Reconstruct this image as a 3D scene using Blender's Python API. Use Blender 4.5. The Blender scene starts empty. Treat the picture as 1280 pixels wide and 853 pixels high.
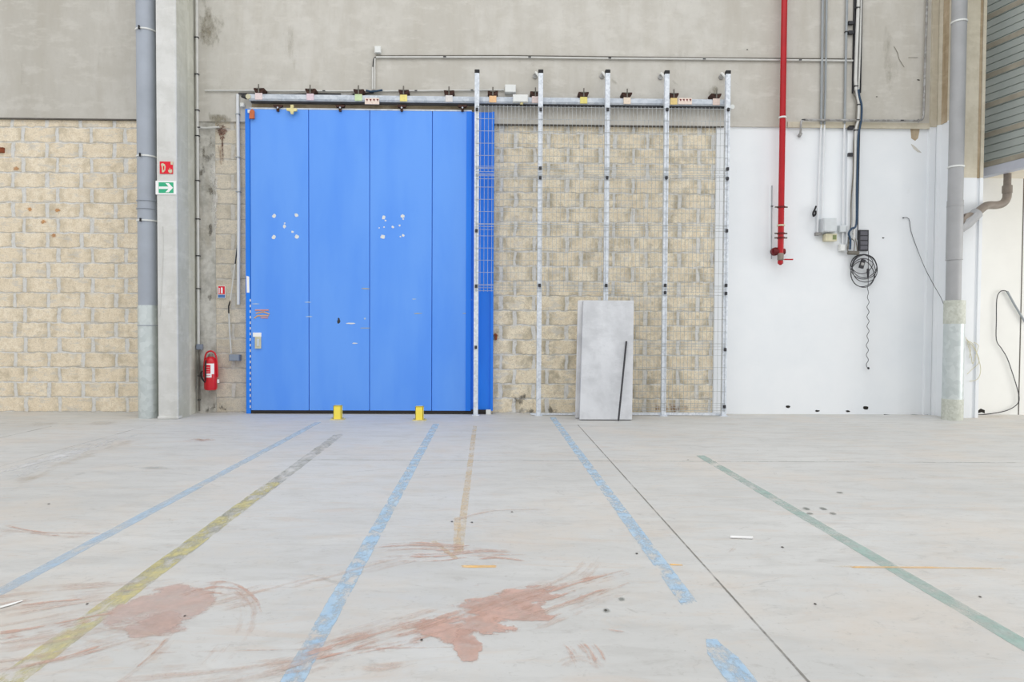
import bpy, bmesh, math, random
from mathutils import Vector, Matrix, noise
random.seed(4)
C = bpy.context.scene.collection
S = bpy.context.scene
# ------------------------------------------------------------------ camera
F = 853.0; D = 9.37; H = 1.154
YAW = 0.0195; PIT = 0.0244; ROL = 0.0053
CX = 612 + F*math.tan(YAW); CY = 412 + F*math.tan(PIT)
R = Matrix.Rotation(-YAW, 3, 'Z') @ Matrix.Rotation(math.pi/2-PIT, 3, 'X') @ Matrix.Rotation(ROL, 3, 'Z')
CAM = Vector((0, -D, H))
cd = bpy.data.cameras.new('camera'); cam = bpy.data.objects.new('camera', cd); C.objects.link(cam)
cam.matrix_world = Matrix.Translation(CAM) @ R.to_4x4()
cd.sensor_width = 36; cd.lens = 36*F/1280
cd.shift_x = (640-CX)/1280; cd.shift_y = (CY-426.5)/1280
cd.clip_end = 200
S.camera = cam
def ray(px, py): return R @ Vector(((px-CX)/F, -(py-CY)/F, -1))
def P(px, py, Y=0.0):
    d = ray(px, py); t = (Y-CAM.y)/d.y; return CAM + d*t
def G(px, py, z=0.0):
    d = ray(px, py); t = (z-CAM.z)/d.z; return CAM + d*t
# ------------------------------------------------------------------ nodes
def lin(c):
    return tuple(((v/255)/12.92 if v/255 <= .04045 else ((v/255+.055)/1.055)**2.4) for v in c)+(1,)
class NT:
    def __init__(s, name):
        m = bpy.data.materials.new(name); m.use_nodes = True
        s.m = m; s.t = m.node_tree; s.t.nodes.clear()
        s.out = s.n('ShaderNodeOutputMaterial'); s.b = s.n('ShaderNodeBsdfPrincipled')
        s.t.links.new(s.b.outputs[0], s.out.inputs[0])
    def n(s, k): return s.t.nodes.new(k)
    def put(s, sock, v):
        if v is None: return
        if isinstance(v, bpy.types.NodeSocket): s.t.links.new(v, sock)
        else: sock.default_value = v
    def M(s, op, a, b=None, c=None):
        n = s.n('ShaderNodeMath'); n.operation = op
        s.put(n.inputs[0], a); s.put(n.inputs[1], b); s.put(n.inputs[2], c); return n.outputs[0]
    def obj(s): return s.n('ShaderNodeTexCoord').outputs['Object']
    def sep(s, v):
        n = s.n('ShaderNodeSeparateXYZ'); s.put(n.inputs[0], v); return n.outputs
    def comb(s, x=0., y=0., z=0.):
        n = s.n('ShaderNodeCombineXYZ')
        for i, v in enumerate((x, y, z)): s.put(n.inputs[i], v)
        return n.outputs[0]
    def map(s, v, sc=(1,1,1), loc=(0,0,0)):
        n = s.n('ShaderNodeMapping'); s.put(n.inputs[0], v); n.inputs['Scale'].default_value = sc; n.inputs['Location'].default_value = loc
        return n.outputs[0]
    def noise(s, v, sc, det=4, rough=.55, dist=0):
        n = s.n('ShaderNodeTexNoise'); s.put(n.inputs['Vector'], v); n.inputs['Scale'].default_value = sc
        n.inputs['Detail'].default_value = det; n.inputs['Roughness'].default_value = rough; n.inputs['Distortion'].default_value = dist
        return n.outputs['Fac']
    def rr(s, v, a, b, c=0., d=1.):
        n = s.n('ShaderNodeMapRange'); n.clamp = True; s.put(n.inputs[0], v)
        for i, q in enumerate((a, b, c, d)): s.put(n.inputs[i+1], q)
        return n.outputs[0]
    def mix(s, f, a, b, mode='MIX'):
        n = s.n('ShaderNodeMix'); n.data_type = 'RGBA'; n.blend_type = mode
        s.put(n.inputs[0], f); s.put(n.inputs[6], a); s.put(n.inputs[7], b); return n.outputs[2]
    def bump(s, h, st, dist=.01):
        n = s.n('ShaderNodeBump'); n.inputs['Strength'].default_value = st; n.inputs['Distance'].default_value = dist
        s.put(n.inputs['Height'], h); s.t.links.new(n.outputs[0], s.b.inputs['Normal'])
    def fin(s, col, rough=.8, metal=0., spec=.5):
        s.put(s.b.inputs['Base Color'], col); s.put(s.b.inputs['Roughness'], rough); s.put(s.b.inputs['Metallic'], metal)
        s.put(s.b.inputs['Specular IOR Level'], spec); return s.m
def plain(name, c, rough=.6, metal=0., var=.12, sc=14, spec=.4):
    t = NT(name); a = lin(c); o = t.obj()
    d = tuple(v*(1-var*1.6) for v in a[:3])+(1,)
    f = t.rr(t.noise(o, sc, 5), .35, .7)
    return t.fin(t.mix(f, a, d), rough, metal, spec)
def concrete(name, base, dark, warm, stretch=(1,1,.35), fine=26, stain=.5, sc=.9):
    t = NT(name); o = t.obj()
    big = t.noise(t.map(o, stretch), sc, 6, .6, .3)
    streak = t.noise(t.map(o, (2.4, 2.4, .4)), 1.5, 6, .65)
    f = t.noise(o, fine, 6, .7); g = t.noise(o, 3.1, 6, .65)
    c = t.mix(t.rr(big, .42, .68), lin(base), lin(dark))
    c = t.mix(t.M('MULTIPLY', t.rr(streak, .48, .7), stain), c, lin(warm))
    c = t.mix(t.rr(g, .45, .62, 0, .6), c, lin(dark)); c = t.mix(t.rr(t.noise(t.map(o, (1.2,1.2,3), (3,1,2)), 2.4, 7, .7), .52, .64, 0, .45), c, lin(tuple(min(255, v*1.04) for v in base)))
    c = t.mix(t.rr(f, .58, .78, 0, .35), c, lin(tuple(v*.78 for v in base)))
    t.bump(t.M('ADD', f, t.M('MULTIPLY', g, 1.5)), .25, .006)
    return t.fin(c, .85, 0, .25)
def blocks(name, L, Hh, x0, off, cols, mort, grime=.5, shared=0.):
    """coursed concrete blocks in world metres, mortar smeared over the joints"""
    t = NT(name); o = t.obj(); X, Y, Z = t.sep(o)[:3]
    w1 = t.M('MULTIPLY', t.M('SUBTRACT', t.noise(o, 6, 4), .5), .06)
    w2 = t.M('MULTIPLY', t.M('SUBTRACT', t.noise(t.map(o, loc=(7,3,9)), 7, 4), .5), .05)
    x = t.M('ADD', X, w1); z = t.M('ADD', Z, w2)
    row = t.M('FLOOR', t.M('DIVIDE', Z, Hh)); fv = t.M('FRACT', t.M('DIVIDE', z, Hh))
    row = t.M('FLOOR', t.M('DIVIDE', z, Hh))
    odd = t.M('MODULO', t.M('ADD', row, 100.), 2.)
    u = t.M('ADD', t.M('DIVIDE', t.M('SUBTRACT', x, x0), L), t.M('MULTIPLY', odd, off))
    fu = t.M('FRACT', t.M('ADD', u, 100.)); ci = t.M('FLOOR', u)
    du = t.M('MULTIPLY', t.M('MINIMUM', fu, t.M('SUBTRACT', 1., fu)), L)
    dv = t.M('MULTIPLY', t.M('MINIMUM', fv, t.M('SUBTRACT', 1., fv)), Hh)
    wn = t.n('ShaderNodeTexWhiteNoise'); wn.noise_dimensions = '2D'; t.put(wn.inputs['Vector'], t.comb(ci, row, 0.))
    rnd = wn.outputs['Value']
    nz = t.noise(o, 14, 5, .7); nf = t.noise(o, 60, 4, .7); nb = t.noise(o, 2.2, 5, .6)
    wv = t.rr(nb, .35, .65, .017, .03); wh = t.rr(t.noise(t.map(o, (2,1,6)), 2.5, 4), .35, .65, .003, .014)
    mv = t.rr(t.M('SUBTRACT', du, wv), -.004, .006, 1., 0.); mh = t.rr(t.M('SUBTRACT', dv, wh), -.003, .006, 1., 0.)
    mm = t.M('MULTIPLY', t.M('MAXIMUM', mv, mh), t.rr(nz, .32, .5, .35, 1.))
    c = t.mix(rnd, lin(cols[0]), lin(cols[1]))
    c = t.mix(t.rr(nz, .42, .6), c, lin(cols[2]))
    c = t.mix(t.rr(nf, .5, .64, 0, .85), c, lin(cols[3]))
    side = t.M('MULTIPLY', t.rr(du, .02, .12, 1., 0.), t.rr(t.noise(t.map(o, loc=(3,1,4)), 6, 5, .65), .4, .54))
    c = t.mix(t.M('MULTIPLY', side, grime), c, lin(cols[4]))
    c = t.mix(t.rr(t.noise(t.map(o, loc=(1,8,2)), 3.5, 6, .7), .53, .66, 0, grime*.8), c, lin(cols[4]))
    sm = t.rr(t.noise(t.map(o, (1,1,2.6), (5,5,5)), 4, 6, .7), .54, .62, 0, .6)
    c = t.mix(sm, c, lin(mort[1]))
    mc = t.mix(t.rr(nz, .45, .65), lin(mort[0]), lin(mort[1]))
    c = t.mix(mm, c, mc)
    dl = t.M('MULTIPLY', t.rr(dv, .002, .007, 1., 0.), t.rr(t.noise(t.map(o, (1,1,3), (2,2,7)), 3, 4, .6), .44, .58, 0., .75))
    c = t.mix(dl, c, lin(cols[4]))
    hgt = t.M('ADD', t.M('MULTIPLY', mm, -.7), t.M('ADD', t.M('MULTIPLY', nf, .35), t.M('MULTIPLY', nz, .6)))
    t.bump(hgt, .7, .014)
    return t.fin(c, .92, 0, .15)
def worn(name, c, c2, thr=.4, soft=.12, nsc=9, stretch=(1,1,1), edge=7., endk=12., rough=.7, opac=1., streak=0., amp=1., pk=.6):
    t = NT(name); o = t.obj()
    uv = t.n('ShaderNodeUVMap'); uv.uv_map = 'UVMap'; U, V = t.sep(uv.outputs[0])[:2]
    ev = t.n('ShaderNodeUVMap'); ev.uv_map = 'Ends'; E, W = t.sep(ev.outputs[0])[:2]
    e = t.M('SUBTRACT', 1., t.M('ABSOLUTE', t.M('SUBTRACT', t.M('MULTIPLY', U, 2.), 1.)))
    e = t.M('MINIMUM', t.M('MULTIPLY', e, edge), 1.)
    en = t.M('MINIMUM', t.M('MULTIPLY', t.M('MINIMUM', E, t.M('SUBTRACT', 1., E)), endk), 1.)
    n1 = t.noise(t.map(o, stretch), nsc, 7, .68)
    if streak:   # streaks that follow the ribbon
        n2 = t.noise(t.comb(t.M('MULTIPLY', W, streak), t.M('MULTIPLY', V, 1.1), 0.), 1., 5, .6)
        n1 = t.M('ADD', t.M('MULTIPLY', n1, .4), t.M('MULTIPLY', n2, .6))
    p = t.M('MULTIPLY', e, en)
    if amp != 1.: n1 = t.M('ADD', t.M('MULTIPLY', t.M('SUBTRACT', n1, .5), amp), .5)
    v = t.M('ADD', n1, t.M('MULTIPLY', t.M('SUBTRACT', p, 1.), pk))
    a = t.M('MULTIPLY', t.rr(v, thr, thr+soft), opac)
    if amp != 1.: a = t.M('MULTIPLY', a, t.M('MULTIPLY', t.rr(t.noise(t.map(o, loc=(5,3,1)), 7, 5, .65), .3, .62, .45, 1.), t.rr(p, 0., .12)))
    col = t.mix(t.rr(t.noise(o, 12, 5), .4, .65), lin(c), lin(c2))
    t.fin(col, rough, 0, .3)
    tr = t.n('ShaderNodeBsdfTransparent'); mx = t.n('ShaderNodeMixShader')
    t.put(mx.inputs[0], a); t.t.links.new(tr.outputs[0], mx.inputs[1]); t.t.links.new(t.b.outputs[0], mx.inputs[2])
    t.t.links.new(mx.outputs[0], t.out.inputs[0])
    return t.m
# ------------------------------------------------------------------ objects
ORG = {}
def tag(o, label=None, cat=None, group=None, kind=None):
    for k, v in (('label', label), ('category', cat), ('group', group), ('kind', kind)):
        if v: o[k] = v
    return o
def thing(name, label, cat, loc, group=None, kind=None):
    o = bpy.data.objects.new(name, None); C.objects.link(o); o.location = loc; ORG[o.name] = Vector(loc)
    o.empty_display_size = .1
    return tag(o, label, cat, group, kind)
def obj(name, bm, mat, parent=None, smooth=False, bevel=0, label=None, org=None):
    """world-space bmesh -> one object"""
    og = ORG[parent.name] if parent else Vector(org or (0,0,0))
    bmesh.ops.recalc_face_normals(bm, faces=bm.faces)
    bmesh.ops.translate(bm, verts=bm.verts, vec=-og)
    me = bpy.data.meshes.new(name); bm.to_mesh(me); bm.free()
    o = bpy.data.objects.new(name, me); C.objects.link(o); me.materials.append(mat)
    if parent: o.parent = parent
    else: o.location = og
    ORG[o.name] = og
    if smooth:
        for p in me.polygons: p.use_smooth = True
        try: me.set_sharp_from_angle(angle=math.radians(38))
        except Exception: pass
    if bevel:
        b = o.modifiers.new('bevel', 'BEVEL'); b.width = bevel; b.segments = 2; b.limit_method = 'ANGLE'
    if label: o['label'] = label
    return o
def NB(): return bmesh.new()
def box(bm, a, b):
    x0, x1 = sorted((a[0], b[0])); y0, y1 = sorted((a[1], b[1])); z0, z1 = sorted((a[2], b[2]))
    v = [bm.verts.new((x, y, z)) for x in (x0, x1) for y in (y0, y1) for z in (z0, z1)]
    for f in ((0,1,3,2),(4,6,7,5),(0,4,5,1),(2,3,7,6),(0,2,6,4),(1,5,7,3)): bm.faces.new([v[i] for i in f])
    return bm
def pbox(px0, py0, px1, py1, Y, depth, bm=None):
    """box whose FRONT face at plane Y covers the pixel rectangle"""
    bm = bm or NB(); xm = (px0+px1)/2; ym = (py0+py1)/2
    x0 = P(px0, ym, Y).x; x1 = P(px1, ym, Y).x; z0 = P(xm, py1, Y).z; z1 = P(xm, py0, Y).z
    return box(bm, (x0, Y, z0), (x1, Y+depth, z1))
def prism(pts, y0, y1, bm=None):
    bm = bm or NB(); a = [bm.verts.new((x, y0, z)) for x, z in pts]; b = [bm.verts.new((x, y1, z)) for x, z in pts]
    bm.faces.new(a); bm.faces.new(b[::-1]); n = len(pts)
    for i in range(n): bm.faces.new([a[i], b[i], b[(i+1) % n], a[(i+1) % n]])
    return bm
def pprism(pp, Y, depth, bm=None):
    return prism([(P(x, y, Y).x, P(x, y, Y).z) for x, y in pp], Y, Y+depth, bm)
def plan_prism(pts, z0, z1, bm=None):
    bm = bm or NB(); a = [bm.verts.new((x, y, z0)) for x, y in pts]; b = [bm.verts.new((x, y, z1)) for x, y in pts]
    bm.faces.new(a[::-1]); bm.faces.new(b); n = len(pts)
    for i in range(n): bm.faces.new([a[i], a[(i+1) % n], b[(i+1) % n], b[i]])
    return bm
def tube(pts, r, seg=10, bm=None, cap=True, closed=False):
    bm = bm or NB(); pts = [Vector(p) for p in pts]; n = len(pts); rings = []
    rs = r if isinstance(r, (list, tuple)) else [r]*n
    up = None
    for i, p in enumerate(pts):
        if closed: t = pts[(i+1) % n]-pts[i-1]
        else: t = pts[min(i+1, n-1)]-pts[max(i-1, 0)]
        t.normalize()
        if up is None:
            up = Vector((0,1,0)) if abs(t.y) < .9 else Vector((1,0,0))
        a = t.cross(up)
        if a.length < 1e-4: a = t.cross(Vector((1,0,.01)))
        a.normalize(); b = a.cross(t).normalized(); up = b
        k = 1.0
        if 0 < i < n-1 and not closed:
            d1 = (pts[i]-pts[i-1]).normalized(); k = 1/max(.6, d1.dot(t))
        rings.append([bm.verts.new(p + (a*math.cos(2*math.pi*j/seg)+b*math.sin(2*math.pi*j/seg))*rs[i]*k) for j in range(seg)])
    m = n if closed else n-1
    for i in range(m):
        A = rings[i]; B = rings[(i+1) % n]
        for j in range(seg): bm.faces.new([A[j], A[(j+1) % seg], B[(j+1) % seg], B[j]])
    if cap and not closed: bm.faces.new(rings[0][::-1]); bm.faces.new(rings[-1])
    return bm
def ptube(pp, Y, r, seg=8, bm=None):
    """tube along pixel points; Y fixed or per point as third value"""
    return tube([P(p[0], p[1], p[2] if len(p) > 2 else Y) for p in pp], r, seg, bm)
def vtube(px, py0, py1, Y, r, seg=16, bm=None, pyref=None):
    """true vertical tube between two pixel rows"""
    py = pyref if pyref is not None else (py0+py1)/2
    x = P(px, py, Y).x; return tube([(x, Y, P(px, py1, Y).z), (x, Y, P(px, py0, Y).z)], r, seg, bm)
def lathe(prof, cx, cy, seg=24, bm=None, ang=(0, 2*math.pi), close=True):
    bm = bm or NB(); rings = []
    full = abs(ang[1]-ang[0]-2*math.pi) < 1e-6; m = seg if full else seg+1
    for r, z in prof:
        rings.append([bm.verts.new((cx+r*math.cos(ang[0]+(ang[1]-ang[0])*j/seg), cy+r*math.sin(ang[0]+(ang[1]-ang[0])*j/seg), z)) for j in range(m)])
    for A, B in zip(rings, rings[1:]):
        for j in range(seg):
            k = (j+1) % m
            bm.faces.new([A[j], A[k], B[k], B[j]])
    if close and full: bm.faces.new(rings[0][::-1]); bm.faces.new(rings[-1])
    return bm
def smoothpts(pp, k=6):
    out = []; n = len(pp)
    for i in range(n-1):
        p0 = pp[max(i-1, 0)]; p1 = pp[i]; p2 = pp[i+1]; p3 = pp[min(i+2, n-1)]
        for j in range(k):
            t = j/k; q = []
            for a, b, c, d in zip(p0, p1, p2, p3):
                q.append(.5*((2*b)+(-a+c)*t+(2*a-5*b+4*c-d)*t*t+(-a+3*b-3*c+d)*t**3))
            out.append(tuple(q))
    out.append(tuple(pp[-1])); return out
def ribbon(pts, width, nrm, bm=None, cols=1):
    """flat strip along 3-D points; width number or list (metres); UVs for the worn-paint shader"""
    bm = NB(); n = len(pts); uv = bm.loops.layers.uv.new('UVMap'); ue = bm.loops.layers.uv.new('Ends')
    L = [0]
    for i in range(n-1): L.append(L[-1]+(pts[i+1]-pts[i]).length)
    rows = []
    for i, p in enumerate(pts):
        t = (pts[min(i+1, n-1)]-pts[max(i-1, 0)]).normalized(); a = t.cross(nrm).normalized()
        w = width[i] if isinstance(width, (list, tuple)) else width
        rows.append([(bm.verts.new(p + a*w*(j/2-.5)), j/2, L[i], i/(n-1), w*(j/2-.5)) for j in range(3)])
    for A, B in zip(rows, rows[1:]):
        for j in range(2):
            q = [A[j], A[j+1], B[j+1], B[j]]; f = bm.faces.new([x[0] for x in q])
            for l, x in zip(f.loops, q): l[uv].uv = (x[1], x[2]); l[ue].uv = (x[3], x[4])
    return bm
# ------------------------------------------------------------------ materials
m_conc = concrete('upper_concrete', (202,199,192), (187,183,174), (178,172,160), stain=.5)
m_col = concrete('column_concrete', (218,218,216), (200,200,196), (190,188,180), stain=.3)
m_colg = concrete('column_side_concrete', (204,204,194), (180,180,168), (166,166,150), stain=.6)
m_post = concrete('rough_plaster', (212,210,203), (142,139,130), (184,176,160), (1,1,.7), 16, .7, 4)
m_ledge = concrete('ledge_concrete', (210,203,186), (188,180,160), (170,158,134), stain=.4)
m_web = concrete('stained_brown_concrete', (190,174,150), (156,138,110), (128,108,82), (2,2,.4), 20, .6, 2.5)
cB = [(246,234,212),(240,226,202),(230,215,190),(208,194,170),(172,160,136)]
mo = [(226,226,224),(204,201,194)]
m_blkL = blocks('block_wall_left', .4528, .2022, P(29, 176, 0).x, .31, cB, mo, .55)
m_blkR = blocks('block_wall_right', .4528, .2022, P(686, 176, 0).x, .42, [(247,236,212),(240,228,204),(228,214,188),(202,190,166),(160,151,130)], mo, .85)
m_blkM = blocks('block_wall_grey', .62, .2022, P(262, 176, 0).x, .5, [(226,216,198),(214,204,186),(208,200,184),(186,176,160),(160,152,136)], [(210,207,200),(190,184,174)], .5)
def white_paint():
    t = NT('white_wall_paint'); o = t.obj(); f = t.noise(o, 1.1, 5, .6); g = t.noise(t.map(o, (4,4,.8)), 5, 5, .7)
    c = t.mix(t.rr(f, .4, .7), lin((234,237,240)), lin((228,232,236)))
    c = t.mix(t.rr(g, .62, .8, 0, .3), c, lin((214,215,212)))
    t.bump(t.noise(o, 40, 4), .12, .004); return t.fin(c, .75, 0, .3)
m_white = white_paint()
def blue_paint(name, a, b):
    t = NT(name); o = t.obj()
    f = t.noise(t.map(o, (1.5,1,.35)), 1.4, 4, .5); g = t.noise(t.map(o, (3,1,1)), 9, 6, .75)
    c = t.mix(t.rr(f, .4, .65), lin(a), lin(b)); c = t.mix(t.rr(g, .62, .8, 0, .35), c, lin(tuple(v*.85 for v in b)))
    t.bump(t.M('ADD', f, t.M('MULTIPLY', g, .05)), .06, .02)
    return t.fin(c, .42, 0, .5)
m_blue = blue_paint('blue_door_paint', (98,160,248), (84,150,246))
m_blue2 = blue_paint('deep_blue_paint_and_shade', (16,128,242), (8,116,230))
m_floor = None
def floor_mat():
    t = NT('floor_concrete'); o = t.obj()
    a = t.noise(t.map(o, (.7,1,1)), .55, 6, .6, .4); b = t.noise(t.map(o, (.8,2.2,1)), 3.2, 7, .7, .5); f = t.noise(o, 30, 6, .75)
    g = t.noise(t.map(o, (.5,2.5,1), (4,4,0)), 1.6, 6, .65, .8)
    c = t.mix(t.rr(a, .38, .66), lin((203,203,201)), lin((192,192,190)))
    c = t.mix(t.rr(b, .48, .64, 0, .6), c, lin((184,183,180)))
    c = t.mix(t.rr(g, .5, .75, 0, .5), c, lin((214,214,212)))
    c = t.mix(t.rr(t.noise(t.map(o, (1,1,1), (9,2,0)), .8, 6, .7), .5, .68, 0, .5), c, lin((208,197,184)))
    c = t.mix(t.rr(t.noise(t.map(o, (.6,2.4,1), (1,5,0)), 2.6, 8, .72, 1.2), .54, .66, 0, .45), c, lin((198,186,174)))
    c = t.mix(t.rr(t.noise(t.map(o, (1,1.6,1), (11,5,0)), 5, 8, .75, 1.5), .58, .66, 0, .5), c, lin((170,168,164)))
    c = t.mix(t.rr(f, .58, .72, 0, .5), c, lin((150,148,142)))
    sp = t.noise(t.map(o, (1,1.6,1), (2,7,0)), 11, 3, .5); c = t.mix(t.rr(sp, .74, .78, 0, .55), c, lin((120,116,110)))
    t.bump(t.M('ADD', f, b), .12, .004)
    r = t.rr(b, .35, .7, .5, .72)
    return t.fin(c, r, 0, .35)
m_floor = floor_mat()
def galv(name, a, b, rough=.45, metal=.6, sc=22):
    t = NT(name); o = t.obj(); v = t.n('ShaderNodeTexVoronoi'); t.put(v.inputs['Vector'], o); v.inputs['Scale'].default_value = sc
    n = t.noise(o, 5, 5); f = t.M('ADD', t.M('MULTIPLY', t.sep(v.outputs['Color'])[0], .5), t.M('MULTIPLY', n, .5))
    return t.fin(t.mix(t.rr(f, .2, .75), lin(a), lin(b)), rough, metal, .5)
m_galv = galv('galvanised_steel', (230,235,242), (200,207,216), .5, .15, 40)
m_rail = galv('galvanised_track', (206,212,220), (180,188,198), .5, .2)
m_wire = galv('mesh_wire', (186,190,192), (160,164,166), .5, .0)
m_sleeve = galv('galvanised_sleeve', (206,213,213), (190,198,198), .38, .35, 18)
m_sleeveR = galv('dull_galvanised_collar', (204,207,198), (184,187,176), .6, .1, 40)
m_pvc = plain('grey_drainpipe', (168,175,186), .45, 0, .08, 3)
m_pvcR = plain('grey_drainpipe_dusty', (170,171,173), .5, 0, .1, 3)
m_bpipe = plain('brown_grey_waste_pipe', (138,128,118), .55, 0, .14, 10)
m_cond = plain('pale_conduit', (214,214,210), .5, 0, .08, 8)
m_condg = plain('grey_conduit', (160,166,170), .5, .2, .1, 8)
m_wcond = plain('white_conduit', (226,229,232), .5, 0, .05, 8)
m_red = plain('red_pipe_paint', (180,10,26), .35, 0, .1, 6)
m_red2 = plain('extinguisher_red', (206,16,34), .28, 0, .06, 6, .6)
m_dred = plain('dark_red_iron', (120,32,34), .6, .2, .25, 20)
m_iron = plain('dark_rusty_iron', (78,52,44), .75, .2, .35, 25)
m_black = plain('black_rubber', (30,30,32), .6, 0, .1)
m_dark = plain('dark_steel', (62,62,66), .5, .3, .15)
m_yel = plain('yellow_paint', (255,232,92), .5, 0, .05, 10)
m_boxw = plain('white_plastic_box', (226,228,226), .45, 0, .04)
m_boxg = plain('blue_grey_plastic_box', (140,150,166), .5, 0, .08)
m_boxl = plain('light_grey_cabinet', (206,211,214), .5, 0, .05)
m_cream = plain('cream_plastic', (216,210,180), .5, 0, .12, 12)
m_green = plain('sign_green', (52,176,130), .4, 0, .02)
m_sred = plain('sign_red', (226,20,46), .4, 0, .02)
m_sw = plain('sign_white', (248,248,248), .45, 0, .02)
m_sblue = plain('sign_blue', (86,130,190), .45, 0, .1, 60)
m_rust = plain('rust', (150,80,50), .85, 0, .3, 30)
m_orange = plain('orange_tag', (206,112,70), .6, 0, .15, 20)
m_brass = plain('cream_yellow_bracket', (232,220,160), .5, 0, .12, 30)
m_bcable = plain('dark_blue_cable', (44,70,96), .5, 0, .1)
m_gcable = plain('grey_brown_cable', (120,116,108), .6, 0, .2)
m_tray = galv('cable_tray_steel', (176,176,176), (136,134,130), .5, .4)
m_slab = concrete('pale_slab', (208,210,214), (186,188,192), (222,224,228), (1,1,1), 22, .5, 1.8)
m_slab2 = concrete('pale_slab_back', (222,222,224), (196,197,200), (226,226,228), (1,1,1), 22, .4, 1.8)
m_clad = plain('cladding_steel', (182,190,188), .36, .25, .1, 1.5)
m_cladb = plain('cladding_brown_band', (172,166,152), .5, .1, .2, 5)
m_beam = plain('blue_grey_edge_beam', (192,196,208), .5, .1, .08, 5)
m_soff = plain('cream_soffit', (236,228,212), .8, 0, .05, 3)
m_cwhite = plain('cream_white_wall', (236,236,232), .8, 0, .03, 2)
m_hole = plain('dark_hole', (48,44,40), .95, 0, .3, 40)
m_seam = plain('dark_seam', (104,100,94), .9, 0, .15, 10)
m_gap_shade = plain('dark_gap_shade', (52,48,46), .9, 0, .1)
# ------------------------------------------------------------------ floor
floor = bpy.data.objects.new('floor', None)
bm = NB()
bmesh.ops.create_grid(bm, x_segments=4, y_segments=4, size=1, matrix=Matrix.Translation((0,-13,0)) @ Matrix.Diagonal((26,13.3,1,1)))
floor = obj('floor', bm, m_floor); tag(floor, kind='structure')
floor['label'] = 'pale grey concrete warehouse floor with worn painted lines and rusty stains'
UP = Vector((0,0,1)); zc = [0.0008]
def fpath(pp, k=1):
    z = zc[0]; out = []
    pts = smoothpts(pp, k) if k > 1 else pp
    return [G(p[0], p[1], z) for p in pts]
def fl(name, pp, w, mat, label=None, k=1, sub=6):
    zc[0] += .00003
    pts = fpath(pp, k)
    if k == 1 and len(pts) == 2:
        pts = [pts[0].lerp(pts[1], i/sub) for i in range(sub+1)]
    if isinstance(w, (list, tuple)):
        ws = []; n = len(pts); m = len(w)-1
        for i in range(n):
            t = i/(n-1)*m; a = min(int(t), m-1); ws.append(w[a]+(w[a+1]-w[a])*(t-a))
        w = ws
    return obj(name, ribbon(pts, w, UP), mat, floor, label=label)
lb = worn('worn_blue_paint', (170,200,226), (190,209,224), .38, .18, 14, (1,.6,1), 4., 60., opac=.88)
lbl = worn('faint_blue_paint', (180,204,226), (194,209,222), .3, .3, 7, (1,.4,1), 3., 60., opac=.8)
ly = worn('worn_yellow_paint', (214,204,142), (192,189,160), .4, .2, 10, (1,.5,1), 5., 14., opac=.8)
lg = worn('grey_residue', (166,168,160), (156,157,152), .38, .3, 12, (1,.4,1), 3., 5., opac=.6)
lgr = worn('worn_green_paint', (164,190,182), (182,194,189), .3, .3, 6, (1,.5,1), 4., 60., opac=.85)
lt = worn('faint_tan_paint', (222,198,162), (216,200,172), .34, .3, 7, (1,.6,1), 3., 20., opac=.6)
lo = worn('orange_paint', (246,196,118), (240,204,150), .25, .3, 9, (.6,1,1), 2., 6., opac=.9)
lo2 = worn('faint_orange_paint', (232,206,168), (224,208,184), .32, .3, 6, (.5,1,1), 2., 5., opac=.6)
# lines run square to the wall: give the floor x of each
def straight(name, a, b, w, mat, label=None, sub=24):
    zc[0] += .00003
    p = G(*a); q = G(*b); p.z = q.z = zc[0]
    return obj(name, ribbon([p.lerp(q, i/sub) for i in range(sub+1)], w, UP), mat, floor, label=label)
straight('floor_line', (400,527), (-300,900), .105, lbl, 'pale blue painted line at the left')
straight('floor_line', (446,527), (-120,950), .155, lg)
straight('floor_line', (352,596), (-120,950), .13, ly, 'worn yellow painted line')
straight('floor_line', (546,529), (350,880), .1, lb, 'worn blue painted line running to the door')
straight('floor_line', (594,530), (571,709), .065, lt, 'faint tan painted line')
straight('floor_line', (571,708.5), (628,708.5), .055, lo, 'short orange painted line')
straight('floor_line', (690,521), (869,765), .1, lb, 'worn blue painted line right of the slabs')
fl('floor_line', [(889,798),(905,822),(935,862),(950,890)], [.05,.13,.13,.12], lb)
straight('floor_line', (872,568), (1500,935), .105, lgr, 'worn green painted line')
straight('floor_line', (1050,709.5), (1190,710), .035, lo, 'short orange painted line by the green line')
straight('floor_line', (1000,708), (1300,712), .04, lo2)
straight('floor_line', (835,706), (856,707), .035, lo)
straight('floor_line', (540,676), (572,700), .04, lt)
straight('floor_line', (572,640), (571,707), .07, lo2)
seamg = worn('dark_joint', (128,125,120), (146,143,138), .25, .35, 9, (1,.5,1), 3., 200., opac=.85)
seamf = worn('faint_joint', (176,174,170), (184,182,178), .3, .4, 5, (1,.5,1), 2., 40., opac=.7)
straight('floor_joint', (722,531), (1035,880), .013, seamg, 'dark saw-cut joint')
straight('floor_joint', (-20,589), (197,529), .02, seamf)
straight('floor_joint', (-20,552), (66,533), .03, seamf)
straight('floor_joint', (380,575), (1290,579), .03, seamf)
pale = worn('pale_patch', (222,222,222), (218,218,217), .3, .4, 4, (1,.3,1), 1.3, 3., opac=.9, amp=2., pk=.4)
fl('floor_patch', [(-20,604),(90,566),(190,536)], [.55,.4,.3], pale)
brn = worn('brown_dust', (200,186,168), (196,184,168), .4, .5, 3, (1,.5,1), 1.3, 3., opac=.5, amp=2., pk=.4)
fl('floor_patch', [(-30,531),(90,530),(250,523)], [.7,.7,.4], brn, k=4)
fl('floor_patch', [(0,622),(60,585),(170,550),(240,537)], [.3,.35,.3,.2], brn, k=4)
fl('floor_patch', [(1120,522),(1290,521)], [.12,.2], brn)
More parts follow.
